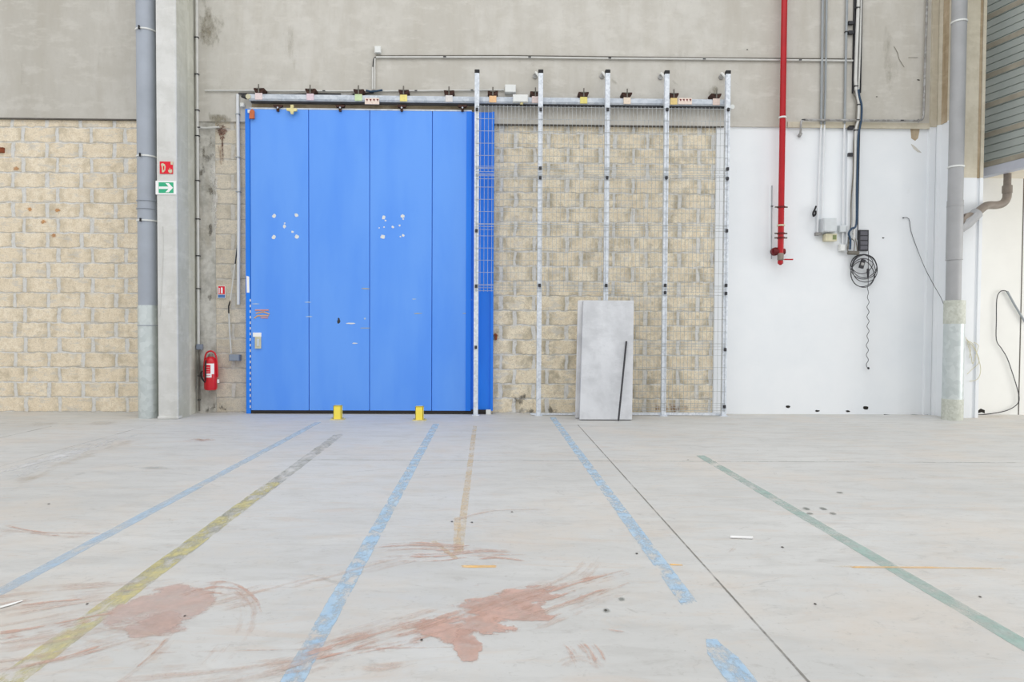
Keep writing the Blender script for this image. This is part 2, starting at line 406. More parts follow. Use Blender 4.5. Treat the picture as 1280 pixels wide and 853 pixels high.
# rusty red stains
r1 = worn('rust_stain', (210,186,178), (204,178,168), .1, .14, 4, (.6,1,1), 1.5, 5., opac=.75, amp=1.8, pk=.6)
r2 = worn('rust_smear', (212,180,166), (206,170,154), .44, .25, 8, (1,1,1), 1.5, 4., opac=.75, streak=36., amp=3., pk=.4)
r3 = worn('faint_rust_smear', (216,196,184), (210,188,176), .44, .35, 5, (1,1,1), 1.4, 4., opac=.55, streak=24., amp=3., pk=.35)
r4 = worn('strong_rust', (212,178,166), (206,170,156), .2, .12, 5, (.6,1,1), 1.5, 5., opac=.85, amp=2.5, pk=.55)
STAINS = [
 ('r1', [(112,774),(168,767),(222,760),(276,753)], [.2,.5,.62,.3]), ('r1', [(150,790),(190,780),(235,768)], [.2,.3,.2]),
 ('r3', [(90,784),(150,794),(215,800)], [.2,.35,.2]), ('r2', [(212,744),(258,731),(288,732),(307,744),(318,764),(314,786)], [.1,.16,.13,.1,.1,.06]), ('r2', [(215,752),(262,737),(300,740)], [.12,.2,.1]),
 ('r3', [(262,742),(290,742),(308,760),(303,785),(285,810),(255,842),(225,872)], [.1,.16,.16,.15,.16,.16,.14]),
 ('r3', [(214,785),(195,808),(165,834),(110,872)], [.1,.14,.14,.14]), ('r2', [(212,792),(190,815),(150,848)], [.03,.05,.05]),
 ('r3', [(-60,758),(40,744),(140,736),(260,724)], [.3,.4,.36,.12]), ('r3', [(-60,786),(30,770),(100,757),(180,748)], [.45,.6,.5,.2]),
 ('r3', [(-60,826),(40,812),(120,795),(200,778)], [.4,.55,.5,.2]), ('r3', [(-60,850),(40,838),(120,818),(215,792)], [.2,.3,.3,.15]),
 ('r2', [(-60,800),(30,790),(110,774),(180,764)], [.1,.14,.14,.06]), ('r2', [(-40,846),(60,830),(150,802)], [.08,.12,.08]),
 ('r2', [(-40,770),(50,756),(120,750)], [.08,.12,.06]), ('r3', [(100,860),(260,846),(420,826)], [.2,.3,.2]),
 ('r2', [(70,823),(220,815),(420,811),(660,807)], [.02,.03,.03,.015]), ('r3', [(236,766),(300,750),(350,736),(420,718)], [.2,.28,.24,.1]),
 ('r3', [(330,745),(400,728),(480,706),(560,690)], [.15,.22,.2,.1]),
 ('r4', [(505,800),(560,784),(615,768),(670,748),(705,736)], [.12,.4,.46,.36,.14]), ('r4', [(582,784),(583,806),(585,834)], [.14,.13,.07]),
 ('r2', [(470,808),(540,786),(620,758),(700,736)], [.16,.34,.36,.2]), ('r2', [(335,838),(420,810),(500,788),(580,766)], [.08,.16,.24,.2]),
 ('r3', [(330,834),(420,806),(500,782),(580,758)], [.16,.28,.36,.3]), ('r2', [(280,868),(400,826),(500,806),(575,792)], [.06,.08,.08,.06]),
 ('r3', [(230,880),(360,840),(450,806),(520,788)], [.24,.26,.22,.12]), ('r2', [(620,766),(690,742),(740,727),(808,709)], [.28,.26,.16,.05]),
 ('r2', [(640,782),(700,760),(760,738),(800,722)], [.12,.12,.08,.03]), ('r3', [(600,762),(680,738),(730,714),(750,684)], [.3,.26,.18,.1]),
 ('r3', [(640,786),(710,760),(790,732)], [.3,.3,.14]), ('r2', [(716,802),(728,816),(740,842)], [.12,.2,.12]), ('r3', [(700,842),(726,828),(752,846)], [.12,.2,.12]),
 ('r2', [(462,688),(515,683),(560,685),(600,683)], [.14,.3,.24,.1]), ('r2', [(485,697),(540,698),(600,692),(660,691)], [.12,.24,.22,.16]),
 ('r2', [(580,702),(620,699),(668,705)], [.08,.12,.07]), ('r3', [(450,694),(540,688),(660,696)], [.3,.5,.3]),
 ('r2', [(-20,652),(30,664),(80,670),(130,673)], [.08,.1,.06,.03]), ('r3', [(-30,664),(60,668),(180,672)], [.2,.2,.1]),
 ('r2', [(226,549),(250,551),(272,548)], [.25,.5,.25]), ('r2', [(838,762),(846,759),(853,756)], [.05,.07,.05]),
 ('r2', [(756,786),(770,789),(786,791)], [.02,.03,.02]), ('r3', [(910,694),(924,680),(932,672)], [.05,.06,.04]),
 ('r3', [(440,836),(475,840),(510,834)], [.1,.2,.1]), ('r2', [(586,733),(594,733),(602,731)], [.03,.04,.03]), ('r3', [(560,655),(620,640),(690,640)], [.15,.25,.15]),
 ('r3', [(850,789),(862,788),(875,791)], [.03,.05,.03])]
SM = {'r1': r1, 'r2': r2, 'r3': r3, 'r4': r4}; seen = set()
for kk, pp_, ww_ in STAINS:
    lab = {'r1': 'rusty pink oil stain', 'r4': 'large rusty red stain'}.get(kk) if kk not in seen else None
    seen.add(kk); fl('stain', pp_, ww_, SM[kk], lab, k=5)
gs = worn('grey_scuff', (168,166,162), (176,174,170), .45, .4, 5, (.4,1,1), 1.2, 2.5, opac=.5, amp=2.2, pk=.4)
for q, w in (([(430,736),(480,740),(540,742)],[.03,.05,.02]), ([(350,712),(400,722),(440,736)],[.05,.07,.04]), ([(760,742),(800,738)],[.08,.03]),
             ([(1075,755),(1110,754),(1140,758)],[.03,.05,.02]), ([(810,684),(860,686)],[.025,.02]), ([(40,620),(90,596),(150,575)],[.1,.2,.1]),
             ([(120,585),(180,584),(260,590)],[.25,.3,.1]), ([(640,545),(680,548),(715,552)],[.25,.3,.15]), ([(1050,552),(1080,550),(1100,553)],[.05,.2,.05])):
    fl('scuff', q, w, gs, k=4)
ds = worn('dark_spot', (118,124,118), (146,148,143), .15, .3, 12, (1,1,1), 2., 3., opac=.6)
for x, y, w in ((1008,636,.1),(1029,636,.1),(1012,642,.07),(1041,642,.07),(1050,616,.07),(758,763,.05),(777,749,.05)):
    fl('spot', [(x-6,y),(x,y),(x+6,y)], [w*.6,w,w*.6], ds)
bs = worn('black_speck', (60,56,52), (70,66,60), .1, .2, 12, (1,1,1), 3., 3.)
for x, y in ((61,630),(757,763),(796,692),(1225,746),(590,653),(640,640),(565,652),(1019,755),(109,755),(231,770),(860,575),(978,684),(527,800)):
    fl('spot', [(x-2,y),(x,y),(x+2,y)], [.012,.018,.012], bs)
ws = worn('white_scratch', (245,245,243), (236,236,234), .2, .15, 12, (1,1,1), 3., 8.)
fl('scratch', [(-6,761),(12,756),(32,750)], [.025,.03,.012], ws)
fl('scratch', [(886,677),(900,672),(914,671)], .012, gs)
tag(obj('plastic_strip', tube([G(913,671.5,.008), G(941,672.5,.008)], .007, 8), m_sw, None, org=G(927,672)), 'short white plastic strip lying alone on the floor', 'strip')
# ------------------------------------------------------------------ back wall
TOP = 8.0
WB = thing('wall_back', None, None, (0,0,0), kind='structure'); WB['label'] = 'back wall of concrete panels above coursed blocks and white painted masonry'
def X0(px, py=330, Y=0.): return P(px, py, Y).x
zt = lambda px, py, Y=0.: P(px, py, Y).z
zL = zt(90, 148.5, -.03)
zR = zt(760, 156.5, -.03)
xc0 = -4.23; xc1 = -3.985              # left column sides
xRc = P(1161, 420, 0).x
# panels
obj('block_panel', box(NB(), (-14,0,0), (-4.0,.3,zL+.02)), m_blkL, WB, label='beige block masonry left of the column')
obj('plaster_strip', box(NB(), (-4.0,-.012,0), (X0(270),.3,zt(260,152))), m_post, WB, label='rough grey plaster strip beside the column')
obj('block_panel', box(NB(), (X0(270),0,0), (X0(309),.3,zt(285,152))), m_blkM, WB, label='greyish block masonry beside the door')
obj('block_panel', box(NB(), (X0(309),.02,0), (X0(893,340),.3,zR+.02)), m_blkR, WB, label='beige block masonry behind the fence')
obj('painted_panel', box(NB(), (X0(893,340),-.006,0), (xRc+.6,.3,zR+.01)), m_white, WB, label='white painted masonry')
bm = NB(); box(bm, (-14,-.03,zL), (-4.0,.3,TOP))
obj('concrete_panel', bm, m_conc, WB)
obj('concrete_panel', box(NB(), (-4.0,-.03,zt(280,152,-.03)), (P(309,150,-.03).x,.3,TOP)), m_conc, WB)
obj('concrete_panel', box(NB(), (P(309,150,-.03).x,-.03,zR), (xRc-.06,.3,TOP)), m_conc, WB)
obj('concrete_ledge', box(NB(), (P(985,155,-.05).x,-.045,zR-.005), (xRc-.06,-.02,zR+.07)), m_ledge, WB)
obj('panel_joint', box(NB(), (-14,-.034,zL-.012), (-4.23,-.001,zL+.004)), m_seam, WB)
obj('panel_joint', box(NB(), (X0(309),-.034,zR-.010), (P(905,156,-.03).x,.02,zR+.002)), m_seam, WB)
# right hand frontal wall under the overhang
xr0 = xRc+.5
zS = zt(1250, 223, 0)
obj('painted_panel', box(NB(), (xr0,0,0), (13,.3,zS+.02)), m_cwhite, WB, label='cream white wall right of the drainpipe')
obj('panel_joint', box(NB(), (P(1276.5,370).x-.006,-.004,0), (P(1276.5,370).x+.006,.001,zS)), m_seam, WB)
obj('concrete_panel', box(NB(), (xr0,.02,zS), (13,.3,TOP)), m_conc, WB)
NY = Vector((0,-1,0))
wz = [0]
def wl(name, pp, w, mat, parent=WB, Y=-.034, k=4, label=None):
    wz[0] += .0001
    pts = [P(p[0], p[1], Y-wz[0]) for p in (smoothpts(pp, k) if k > 1 else pp)]
    if isinstance(w, (list, tuple)):
        out = []; n = len(pts); m = len(w)-1
        for i in range(n):
            t = i/(n-1)*m; a = min(int(t), m-1); out.append(w[a]+(w[a+1]-w[a])*(t-a))
        w = out
    return obj(name, ribbon(pts, w, NY), mat, parent, label=label)
sb = worn('brown_damp_stain', (140,133,115), (154,147,129), .2, .45, 5, (1,1,.5), 1.2, 2.2, opac=.9, amp=2.2, pk=.6)
sg = worn('grey_grime', (112,108,100), (134,128,116), .36, .3, 10, (1,1,.6), 1.2, 2.5, opac=.85, amp=2.4, pk=.5)
srs = worn('rust_streak', (84,48,38), (110,66,50), .2, .25, 22, (1,1,1), 1.4, 3., opac=1., amp=2., pk=.5)
srl = worn('pale_rust_streak', (150,118,92), (166,138,110), .35, .35, 12, (2,1,.5), 1.2, 2.5, opac=.85, amp=2.2, pk=.5)
swt = worn('pale_lime_patch', (226,224,219), (216,212,206), .32, .25, 9, (1,1,.5), 1.3, 2.5, opac=.95, amp=2.2, pk=.5)
sgr = worn('streak_and_bracket_shadow', (168,163,148), (174,168,154), .35, .6, 3, (1.5,1,.4), 1., 2., opac=.6, amp=2.2, pk=.5)  # wall streaks, and the painted shadows of the post brackets
wl('stain', [(262,-20),(264,30),(260,85)], [0.522,0.435,0.174], sb, label='brown damp stain')
wl('stain', [(255,135),(270,148),(300,151)], [0.145,0.232,0.087], sb, Y=-.036)
wl('stain', [(125,-10),(123,80),(124,145)], [0.174,0.145,0.145], sgr)
wl('stain', [(27,-10),(27,80),(26,145)], [0.145,0.145,0.087], sgr)
wl('stain', [(370,-10),(365,50),(372,108)], [0.435,0.507,0.29], sgr)
wl('stain', [(850,20),(858,70),(850,120)], [0.435,0.58,0.29], sgr)
wl('stain', [(1112,10),(1110,80),(1118,145)], [0.58,0.725,0.435], sgr)
wl('stain', [(640,134),(650,137),(668,139)], [0.0725,0.203,0.0725], sg)
wl('stain', [(860,131),(885,133),(905,131)], [0.087,0.174,0.0725], sg, label='dark patch under the track')  # irregular darker patch just below the rail
wl('stain', [(885,118),(893,112),(906,116)], [0.116,0.232,0.087], sb)
for x in (672, 756, 830, 906):  # faint shadows of the post brackets, painted on both diagonals
    wl('stain', [(x-14,74),(x-6,82),(x,88)], [0.029,0.0725,0.0725], sgr); wl('stain', [(x+4,96),(x+14,104),(x+24,112)], [0.0725,0.0725,0.029], sgr)
wl('stain', [(256,165),(257,190),(252,230)], [0.232,0.319,0.174], sg, Y=-.013, label='dark grime patch')
wl('stain', [(266,178),(268,230),(268,300)], [0.145,0.174,0.145], swt, Y=-.013)
wl('stain', [(262,228),(264,240),(262,252)], [0.058,0.145,0.058], sg, Y=-.014)
wl('stain', [(255,460),(262,480),(264,500)], [0.145,0.145,0.116], swt, Y=-.013)
wl('stain', [(262,270),(263,287),(261,300)], [0.0435,0.116,0.0435], sg, Y=-.014)
wl('stain', [(262,365),(262,372),(263,382)], [0.0725,0.116,0.0435], sg, Y=-.014)
wl('stain', [(250,515),(275,510),(305,515)], [0.087,0.174,0.087], sg, Y=-.014)
wl('stain', [(277,155),(277,163),(277,176)], [0.102,0.246,0.0435], srs, Y=-.014, label='dark rust spot')
wl('stain', [(277,170),(277,190),(276,214)], [0.145,0.16,0.0725], srl, Y=-.013)
wl('stain', [(278,172),(278,180),(279,206)], [0.029,0.029,0.0174], srs, Y=-.014)
wl('stain', [(630,512),(660,514),(715,513)], [0.145,0.203,0.087], sg, Y=.018)
wl('stain', [(795,510),(840,511),(890,508)], [0.174,0.203,0.174], srl, Y=.018)
wl('stain', [(665,490),(650,500),(645,510)], [0.145,0.29,0.145], sg, Y=.018)
obj('bare_patch', pprism([(1137.5,156.5),(1150,156.5),(1149,166),(1147.5,173),(1144,176),(1139,173),(1138.5,165)], -.0085, .002), m_web, WB, label='bare brown patch where the white paint has flaked')
obj('bare_patch', pprism([(1138.5,180),(1142,181.5),(1147,186),(1152,191),(1147,190),(1142,186)], -.0085, .002), m_post, WB)
crk = worn('crack', (110,104,94), (124,118,106), .2, .25, 20, (1,1,1), 2., 20., opac=.85)
wl('crack', [(1117,57),(1122,66),(1124,74),(1131,85)], .012, crk, k=2)
wl('crack', [(1135,72),(1148,72)], .01, crk, k=2)
for x, y, r in ((985,509,3.8),(1082,510.5,4.6),(1022,514,3),(1060,514.5,3),(1104,297.5,1.6),(1096,121,1.3),(934,62,1.3),(1148,100,2)):
    yy = -.007 if y > 150 else -.031
    pts = []
    for i in range(9):
        a = i/9*2*math.pi; q = r*(.6+.5*random.random()); pts.append((x+q*math.cos(a), y+q*.5*math.sin(a)*(1.0 if r < 4.5 else 1.1)))
    obj('chipped_hole', pprism(pts, yy-.0015, .001), m_hole if y != 176 else m_rust, WB)
pts = [(1222,514),(1226,511),(1231,513),(1231,517),(1227,515.5),(1222,517)]
obj('chipped_hole', pprism(pts, -.002, .001), m_hole, WB)
rdot = worn('orange_fleck', (206,150,92), (196,140,90), .15, .3, 20, (1,1,1), 1.5, 2.5, opac=.9, amp=1.8, pk=.5)
for x, y in ((37,263),(72,263),(54,278),(67,295),(20,211)): wl('stain', [(x-4,y),(x,y-.5),(x+4,y)], [.06,.08,.06], rdot, Y=-.002)
# small orange ironwork at left edge and beside the door
tag(obj('wall_plug', pbox(-3,184,4,190.5,-.03,.05), m_rust, None, bevel=.006, org=P(0,187,0)), 'small rusty orange plug fixed in the blocks at the far left', 'plug')
tag(obj('wall_plug', pprism([(617,418),(619,421),(618.5,425),(621,425),(622,419),(620,417)], -.03, .06), m_rust, None, org=P(619,421,0)), 'small rusty hook in the blocks just right of the blue door', 'hook')
# ------------------------------------------------------------------ columns
def column(name, prof, mats, label, zsplit=None):
    t = thing(name, label, 'column', (sum(p[0] for p in prof)/len(prof), -.3, 0), kind='structure')
    return t
t = thing('concrete_column', 'pale concrete column with the arrow sign, beside the left drainpipe', 'column', (-4.1,-.35,0), kind='structure')
def fit_x(px, Y, py=400): return P(px, py, Y).x
FL = -.70
xa = fit_x(197.5, FL); xb = fit_x(221.5, FL)
obj('column_front', plan_prism([(xa,FL),(xb-.012,FL),(xb,FL+.012),(xb,FL+.03),(xa,FL+.03)], 0, TOP), m_col, t)
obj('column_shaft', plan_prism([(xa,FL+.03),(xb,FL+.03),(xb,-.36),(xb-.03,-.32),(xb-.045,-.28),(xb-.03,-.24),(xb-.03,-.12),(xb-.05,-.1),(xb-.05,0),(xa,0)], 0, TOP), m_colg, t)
obj('column_foot', box(NB(), (xa-.01,FL-.02,0), (xb+.015,FL+.1,.035)), m_col, t, bevel=.01)
wl('stain', [(225,515),(232,510),(240,512)], [0.0725,0.145,0.0725], sg, parent=t, Y=-.5) if False else None
t2 = thing('concrete_column', 'concrete column painted white at its foot, behind the right drainpipe', 'column', (6.3,-.2,0), kind='structure')
FR = -.34
xe = fit_x(1182, FR, 480); xf = fit_x(1221.5, FR, 480)
zs1 = zt(1174,153,-.2); zs2 = zt(1216,223,FR)
profS = [(xe,FR+.001),(xe,-.26),(xe+.03,-.24),(xe+.03,-.1),(xe-.005,-.08),(xe-.005,0),(xe+.3,0),(xe+.3,FR+.001)]
obj('column_shaft', plan_prism(profS, 0, zs1), m_white, t2, label='white painted side of the column')
obj('column_shaft', plan_prism(profS, zs1, TOP), m_ledge, t2)
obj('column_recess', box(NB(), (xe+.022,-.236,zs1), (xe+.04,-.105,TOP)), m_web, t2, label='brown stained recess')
obj('column_shoulder', box(NB(), (xRc-.075,-.05,0), (xRc+.01,0,zs1-.02)), m_white, t2)
obj('column_shoulder', box(NB(), (xRc-.075,-.06,zs1-.02), (xRc+.01,0,TOP)), m_ledge, t2)
gx0 = fit_x(1213.5, FR, 480); gx1 = fit_x(1217.5, FR, 480)
for z0, z1, m in ((0, zs2, m_white), (zs2, TOP, m_ledge)):
    bm = NB(); box(bm, (xe,FR-.03,z0), (gx0,FR,z1)); box(bm, (gx1,FR-.03,z0), (xf,FR,z1)); box(bm, (gx0-.01,FR-.005,z0), (gx1+.01,FR+.03,z1)); box(bm, (xe+.28,FR,z0), (xf,0,z1))
    obj('column_front', bm, m, t2)
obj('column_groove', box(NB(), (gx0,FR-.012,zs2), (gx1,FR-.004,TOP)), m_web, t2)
# ------------------------------------------------------------------ clad overhang on the right
WR = thing('wall_right', None, None, (0,0,0), kind='structure'); WR['label'] = 'overhanging upper side wall of ribbed grey metal cladding'
p0 = P(1222, 223, 0); zB = p0.z
dv = Vector((182/853, -1, 0)).normalized()
nv = Vector((-dv.y, dv.x, 0)); nv = -nv if nv.x > 0 else nv      # faces left, towards the camera
Lc = 3.4
def alongwall(prof):   # prof: (offset towards room, z)
    bm = NB(); a = [bm.verts.new(Vector((p0.x,0,0))+nv*o+Vector((0,0,z))) for o, z in prof]
    b = [bm.verts.new(Vector((p0.x,0,0))+dv*Lc+nv*o+Vector((0,0,z))) for o, z in prof]
    n = len(prof)
    for i in range(n): bm.faces.new([a[i], b[i], b[(i+1) % n], a[(i+1) % n]])
    bm.faces.new(a); bm.faces.new(b[::-1]); return bm
prof = [(-.1, zB+.1)]; z = zB+.115; k = 0
bands = []
while z < TOP-.3:
    d = .004 if k % 4 == 0 else .0
    if k % 4 == 0: bands.append(z)
    prof += [(.0+d, z), (.0+d, z+.085), (-.014, z+.088), (-.014, z+.098)]
    z += .1; k += 1
prof += [(-.1, z)]
obj('cladding', alongwall(prof), m_clad, WR)
for zb in bands:
    obj('cladding_band', alongwall([(.004,zb+.008),(.009,zb+.008),(.009,zb+.076),(.004,zb+.076)]), m_cladb, WR)
obj('edge_beam', alongwall([(-.1,zB),(.02,zB),(.02,zB+.115),(-.1,zB+.115)]), m_beam, WR)
bm = plan_prism([(p0.x-.02,0),(12.5,0),(12.5,-Lc),(p0.x+dv.x*Lc,dv.y*Lc)], zB+.002, zB+.03)
obj('soffit', bm, m_soff, WR)
# ------------------------------------------------------------------ drainpipes
Yp = -.56
t = thing('drainpipe', 'thick blue-grey drainpipe standing left of the pale concrete column', 'drainpipe', (P(185,523,Yp).x,Yp,0))
x = P(185.5, 400, Yp).x; rp = .118
zj = zt(186,383,Yp)
obj('pipe', tube([(x,Yp,zj),(x,Yp,TOP)], rp, 32), m_pvc, t, True)
obj('sleeve', lathe([(rp+.006,0),(rp+.006,zj-.0),(rp+.002,zj+.01)], x, Yp, 32), m_sleeve, t, True, label='galvanised lower section')
for yy in (407, 40, 197, 277, 252, 262):
    z = zt(186,yy,Yp); th = .006 if yy in (407,252,262) else .011
    o = obj('clamp' if th > .008 else 'seam', lathe([(rp+.003,z-th),(rp+.012,z-th*.7),(rp+.012,z+th*.7),(rp+.003,z+th)], x, Yp, 32), m_boxw if th > .008 else m_pvc, t, True)
    if th > .008: obj('clamp_bolt', box(NB(), (x-.03,Yp-rp-.03,z-.022), (x-.014,Yp-rp-.008,z+.022)), m_black, o)
obj('clamp_arm', tube([(x+rp,Yp,zt(195,277,Yp)), (xa+.02,Yp,zt(195,277,Yp))], .012, 8), m_boxw, t)
YR = -.54
x = P(1192, 350, YR).x; rr_ = .088
t = thing('drainpipe', 'thick grey drainpipe in front of the right column with branch connection', 'drainpipe', (x,YR,0))
zj = zt(1195,376,YR)
obj('pipe', tube([(x,YR,zj-.02),(x,YR,TOP)], rr_, 32), m_pvcR, t, True)
xs = x+.02
obj('sleeve', lathe([(.12,0),(.12,zj)], xs, YR, 32), m_sleeve, t, True, label='shiny galvanised lower sleeve')
obj('sleeve_collar', lathe([(.124,zt(1195,405,YR)),(.124,zj),(.095,zj+.004)], xs, YR, 32), m_sleeveR, t, True)
obj('sleeve_collar', lathe([(.124,0),(.124,zt(1195,499,YR)),(.12,zt(1195,499,YR)+.003)], xs, YR, 32), m_sleeveR, t, True)
for yy, th in ((28,.012),(209,.012),(258,.008),(325,.006)):
    z = zt(1195,yy,YR); obj('clamp', lathe([(rr_+.002,z-th),(rr_+.01,z-th*.7),(rr_+.01,z+th*.7),(rr_+.002,z+th)], x, YR, 32), m_boxw if th > .01 else m_pvcR, t, True)
z0 = zt(1195,325,YR); z1 = zt(1195,251,YR)
obj('branch_fitting', lathe([(rr_+.006,z0),(rr_+.006,z1)], x, YR, 32), m_pvcR, t, True)
Yb = -.52
bm = tube([P(1199,287,Yb), P(1207,279,Yb), P(1222,266,Yb)], [.06,.085,.07], 18)
obj('branch_socket', bm, m_pvcR, t, True)
obj('branch_flange', pprism([(1200,289),(1204,281),(1221,264),(1223.5,270.5),(1206,286)], -.6, .1), m_pvcR, t, bevel=.008)
obj('branch_reducer', pprism([(1204,283),(1204,273),(1208,267),(1214,265),(1220,267)], -.585, .09), m_bpipe, t, bevel=.01)
pp = [(1214,273,-.5),(1226,262,-.45),(1234,257,-.4),(1246,256.5,-.32),(1254,254,-.3),(1258.5,247,-.28),(1259,236,-.28)]
obj('branch_pipe', tube([P(*q) for q in smoothpts(pp, 4)], .052, 16), m_bpipe, t, True, label='brown-grey bent waste pipe')
q = P(1259,236,-.28)
obj('branch_pipe', tube([q, (q.x,q.y,zB+.01)], .045, 16), m_bpipe, t, True)
obj('pipe_socket', tube([q+Vector((0,0,.04)), q-Vector((0,0,.06))], .06, 16), m_bpipe, t, True)
# ------------------------------------------------------------------ blue sliding door
YD = -.13
DR = thing('door_1', 'big blue sliding door of tall steel panels with chipped paint', 'door', (P(460,516,YD).x,YD,0), kind='structure')
zd0 = zt(460,513.5,YD); 
xd = [P(q, 330, YD).x for q in (313,386,462,540,589)]
zdt = zt(460,138,YD)
for i in range(4):
    bm = box(NB(), (xd[i]+.004,YD,zd0), (xd[i+1]-.004,YD+.05,zdt)); obj('door_panel', bm, m_blue, DR, bevel=.004)
obj('door_core', box(NB(), (xd[0]+.01,YD+.03,zd0+.005), (xd[4]-.01,YD+.07,zdt-.01)), m_blue2, DR)
obj('door_frame', box(NB(), (P(307,330,YD).x,YD+.0,.0), (xd[0]-.003,0-.002,zt(310,136,YD))), m_blue2, DR, bevel=.004, label='darker blue door frame upright')
e = P(617,330,YD+.03).x
bm = box(NB(), (xd[4]-.02,YD+.045,zd0), (e,YD+.1,zt(605,139,YD))); box(bm, (e-.035,YD+.02,zd0), (e,YD+.05,zt(605,139,YD)))
box(bm, (xd[4]+.06,YD+.03,zd0), (xd[4]+.085,YD+.05,zt(605,139,YD)))
obj('door_return', bm, m_blue2, DR, label='deep blue recessed strip at the right edge of the door')  # deeper blue carries the shade on the leaf set back here
bm = box(NB(), (xd[4]-.07,YD-.006,zd0), (xd[4]+.002,YD+.03,zdt+.002))
obj('edge_band', bm, m_blue2, DR, bevel=.003)  # deeper blue band down the right edge of the leaf
obj('bottom_gap_shade', box(NB(), (xd[0],YD+.005,.006), (e-.06,YD+.06,zd0+.012)), m_gap_shade, DR)  # dark strip standing in for the shaded gap under the door
obj('door_foot', pbox(607.5,512.5,613.5,518.5,YD-.03,.05), m_boxw, DR)
# top head profile: narrow pale line
obj('head_strip', box(NB(), (xd[0],YD-.002,zdt), (xd[4],YD+.06,zdt+.02)), m_rail, DR)
for i, x in enumerate((347,425,502,578)):
    o = obj('hanger', pprism([(x-6,131),(x+6,131),(x+5,133.5),(x+1.5,134),(x+1.5,139),(x-1.5,139),(x-1.5,134),(x-5,133.5)], YD-.03, .05), m_iron, DR)
    obj('hanger_bolt', tube([P(x,134.5,YD-.03), P(x,134.5,YD-.045)], .012, 8), m_rail, o)
o = obj('cross_bracket', pprism([(363,131),(366.5,131),(366.5,135),(371,135.5),(371,138.5),(367,139),(366,142.5),(363.5,142.5),(362.5,139),(358,138),(358,135),(363,135)], YD-.06, .03), m_brass, DR, label='cream-yellow cross-shaped bracket')
obj('tag', pprism([(312,139),(315,136),(317.5,138),(317.5,148),(311.5,148)], YD-.04, .03), m_orange, DR, label='orange metal tag')
obj('tag', pbox(309.5,137,313,141,YD-.03,.03), m_boxw, DR)
o = obj('handle_plate', pbox(316,416,326.5,421.5,YD-.014,.014), m_sw, DR, bevel=.003)
bm = pbox(318.5,421,326,436,YD-.02,.02); obj('door_handle', bm, m_cream, DR, bevel=.003)
obj('handle_grip', pbox(320.8,424,323.8,433,YD-.035,.02), m_boxl, DR, bevel=.003)
obj('sticker', pprism([(308,345),(311.5,346),(311.8,366),(308.5,366)], YD-.002, .002), m_sw, DR, label='white torn sticker')
# white dashes on frame edge
bm = NB()
for y in range(374, 514, 7): pbox(312.2,y,313.3,y+3.2,YD-.003,.003,bm)
obj('chipped_edge', bm, m_sw, DR)
def chip(x, y, rx, ry, m=None):
    pts = []
    for i in range(12):
        a = i/12*2*math.pi; q = .75+.4*random.random(); pts.append((x+rx*q*math.cos(a), y+ry*q*math.sin(a)))
    obj('paint_chip', pprism(pts, YD-.0015, .0012), m or m_boxw, DR)
for x, y, r in ((342.7,270,2.6),(370.5,269,2.4),(355.5,283,2.3),(356,279,1),(365.5,290,1.7),(342,296.5,2.5),(371,296,2.6),
                (479.5,272,2.2),(503.5,270.5,2.6),(491,284,1.7),(499.5,282,1.2),(478.5,296,3),(504,294.5,1.8),(500.5,296,1),(480,284,1),(474,285,.9),(482,276,1.2),(504,274,1)):
    chip(x, y, r, r*(.85+.3*random.random()))
m_mark = plain('tan_scuff', (176,176,160), .7, 0, .1); m_mark2 = plain('bluish_white_scuff', (186,206,226), .7, 0, .1)
m_pink = plain('pink_tape', (226,160,150), .7, 0, .1); m_tape = plain('orange_tape', (222,176,130), .7, 0, .1)
for x, y, w, h, m in ((457,361,12,1.4,m_mark),(385,378,9,1.1,m_mark2),(386,396,10,1.1,m_mark2),(439,404.5,13,1.8,m_boxw),(457,410.3,14,1,m_mark),(443.5,429.3,7,1.5,m_boxw),
                      (522,392,11,1.2,m_mark),(583,392,10,1.2,m_mark),(517.5,374,5,1,m_mark2),(586,375,9,1,m_mark2),(319.5,380,9,1.2,m_mark2),(423.5,401.5,4,7.5,m_dark),(456,398.5,2.4,2.4,m_mark2)):
    chip(x, y, w/2, h/2, m)
obj('tape_mark', ptube([(319,388),(336,388)], YD-.001, .011, 6), m_pink, DR)
obj('tape_mark', ptube([(320,392),(329,390),(337,393)], YD-.001, .009, 6), m_tape, DR)
obj('tape_mark', ptube([(318,398),(322,395),(336,395)], YD-.001, .009, 6), m_tape, DR)
obj('tape_mark', ptube([(326,397.5),(335,397.5)], YD-.001, .008, 6), m_pink, DR)
# ------------------------------------------------------------------ door track
YT = -.13
TR = thing('door_track', 'galvanised overhead track running above the blue door and the fence', 'track', (P(610,130,YT).x,YT,P(610,128,YT).z))
a = P(312,127,YT); b = P(912,125,YT)
zr = (a.z+b.z)/2; 
a = Vector((a.x,YT,P(610,126,YT).z)); b = Vector((b.x,YT,a.z))
zr = a.z
hh = .043
bm = NB(); ring = [(-.03,-hh),(-.045,-hh*.5),(-.045,hh*.5),(-.03,hh),(.03,hh),(.045,hh*.5),(.045,-hh*.5),(.03,-hh)]
va = [bm.verts.new((a.x,YT+p,zr+q)) for p, q in ring]; vb = [bm.verts.new((b.x,YT+p,zr+q)) for p, q in ring]
for i in range(8): bm.faces.new([va[i],vb[i],vb[(i+1) % 8],va[(i+1) % 8]])
bm.faces.new(va); bm.faces.new(vb[::-1])
obj('rail', bm, m_rail, TR)
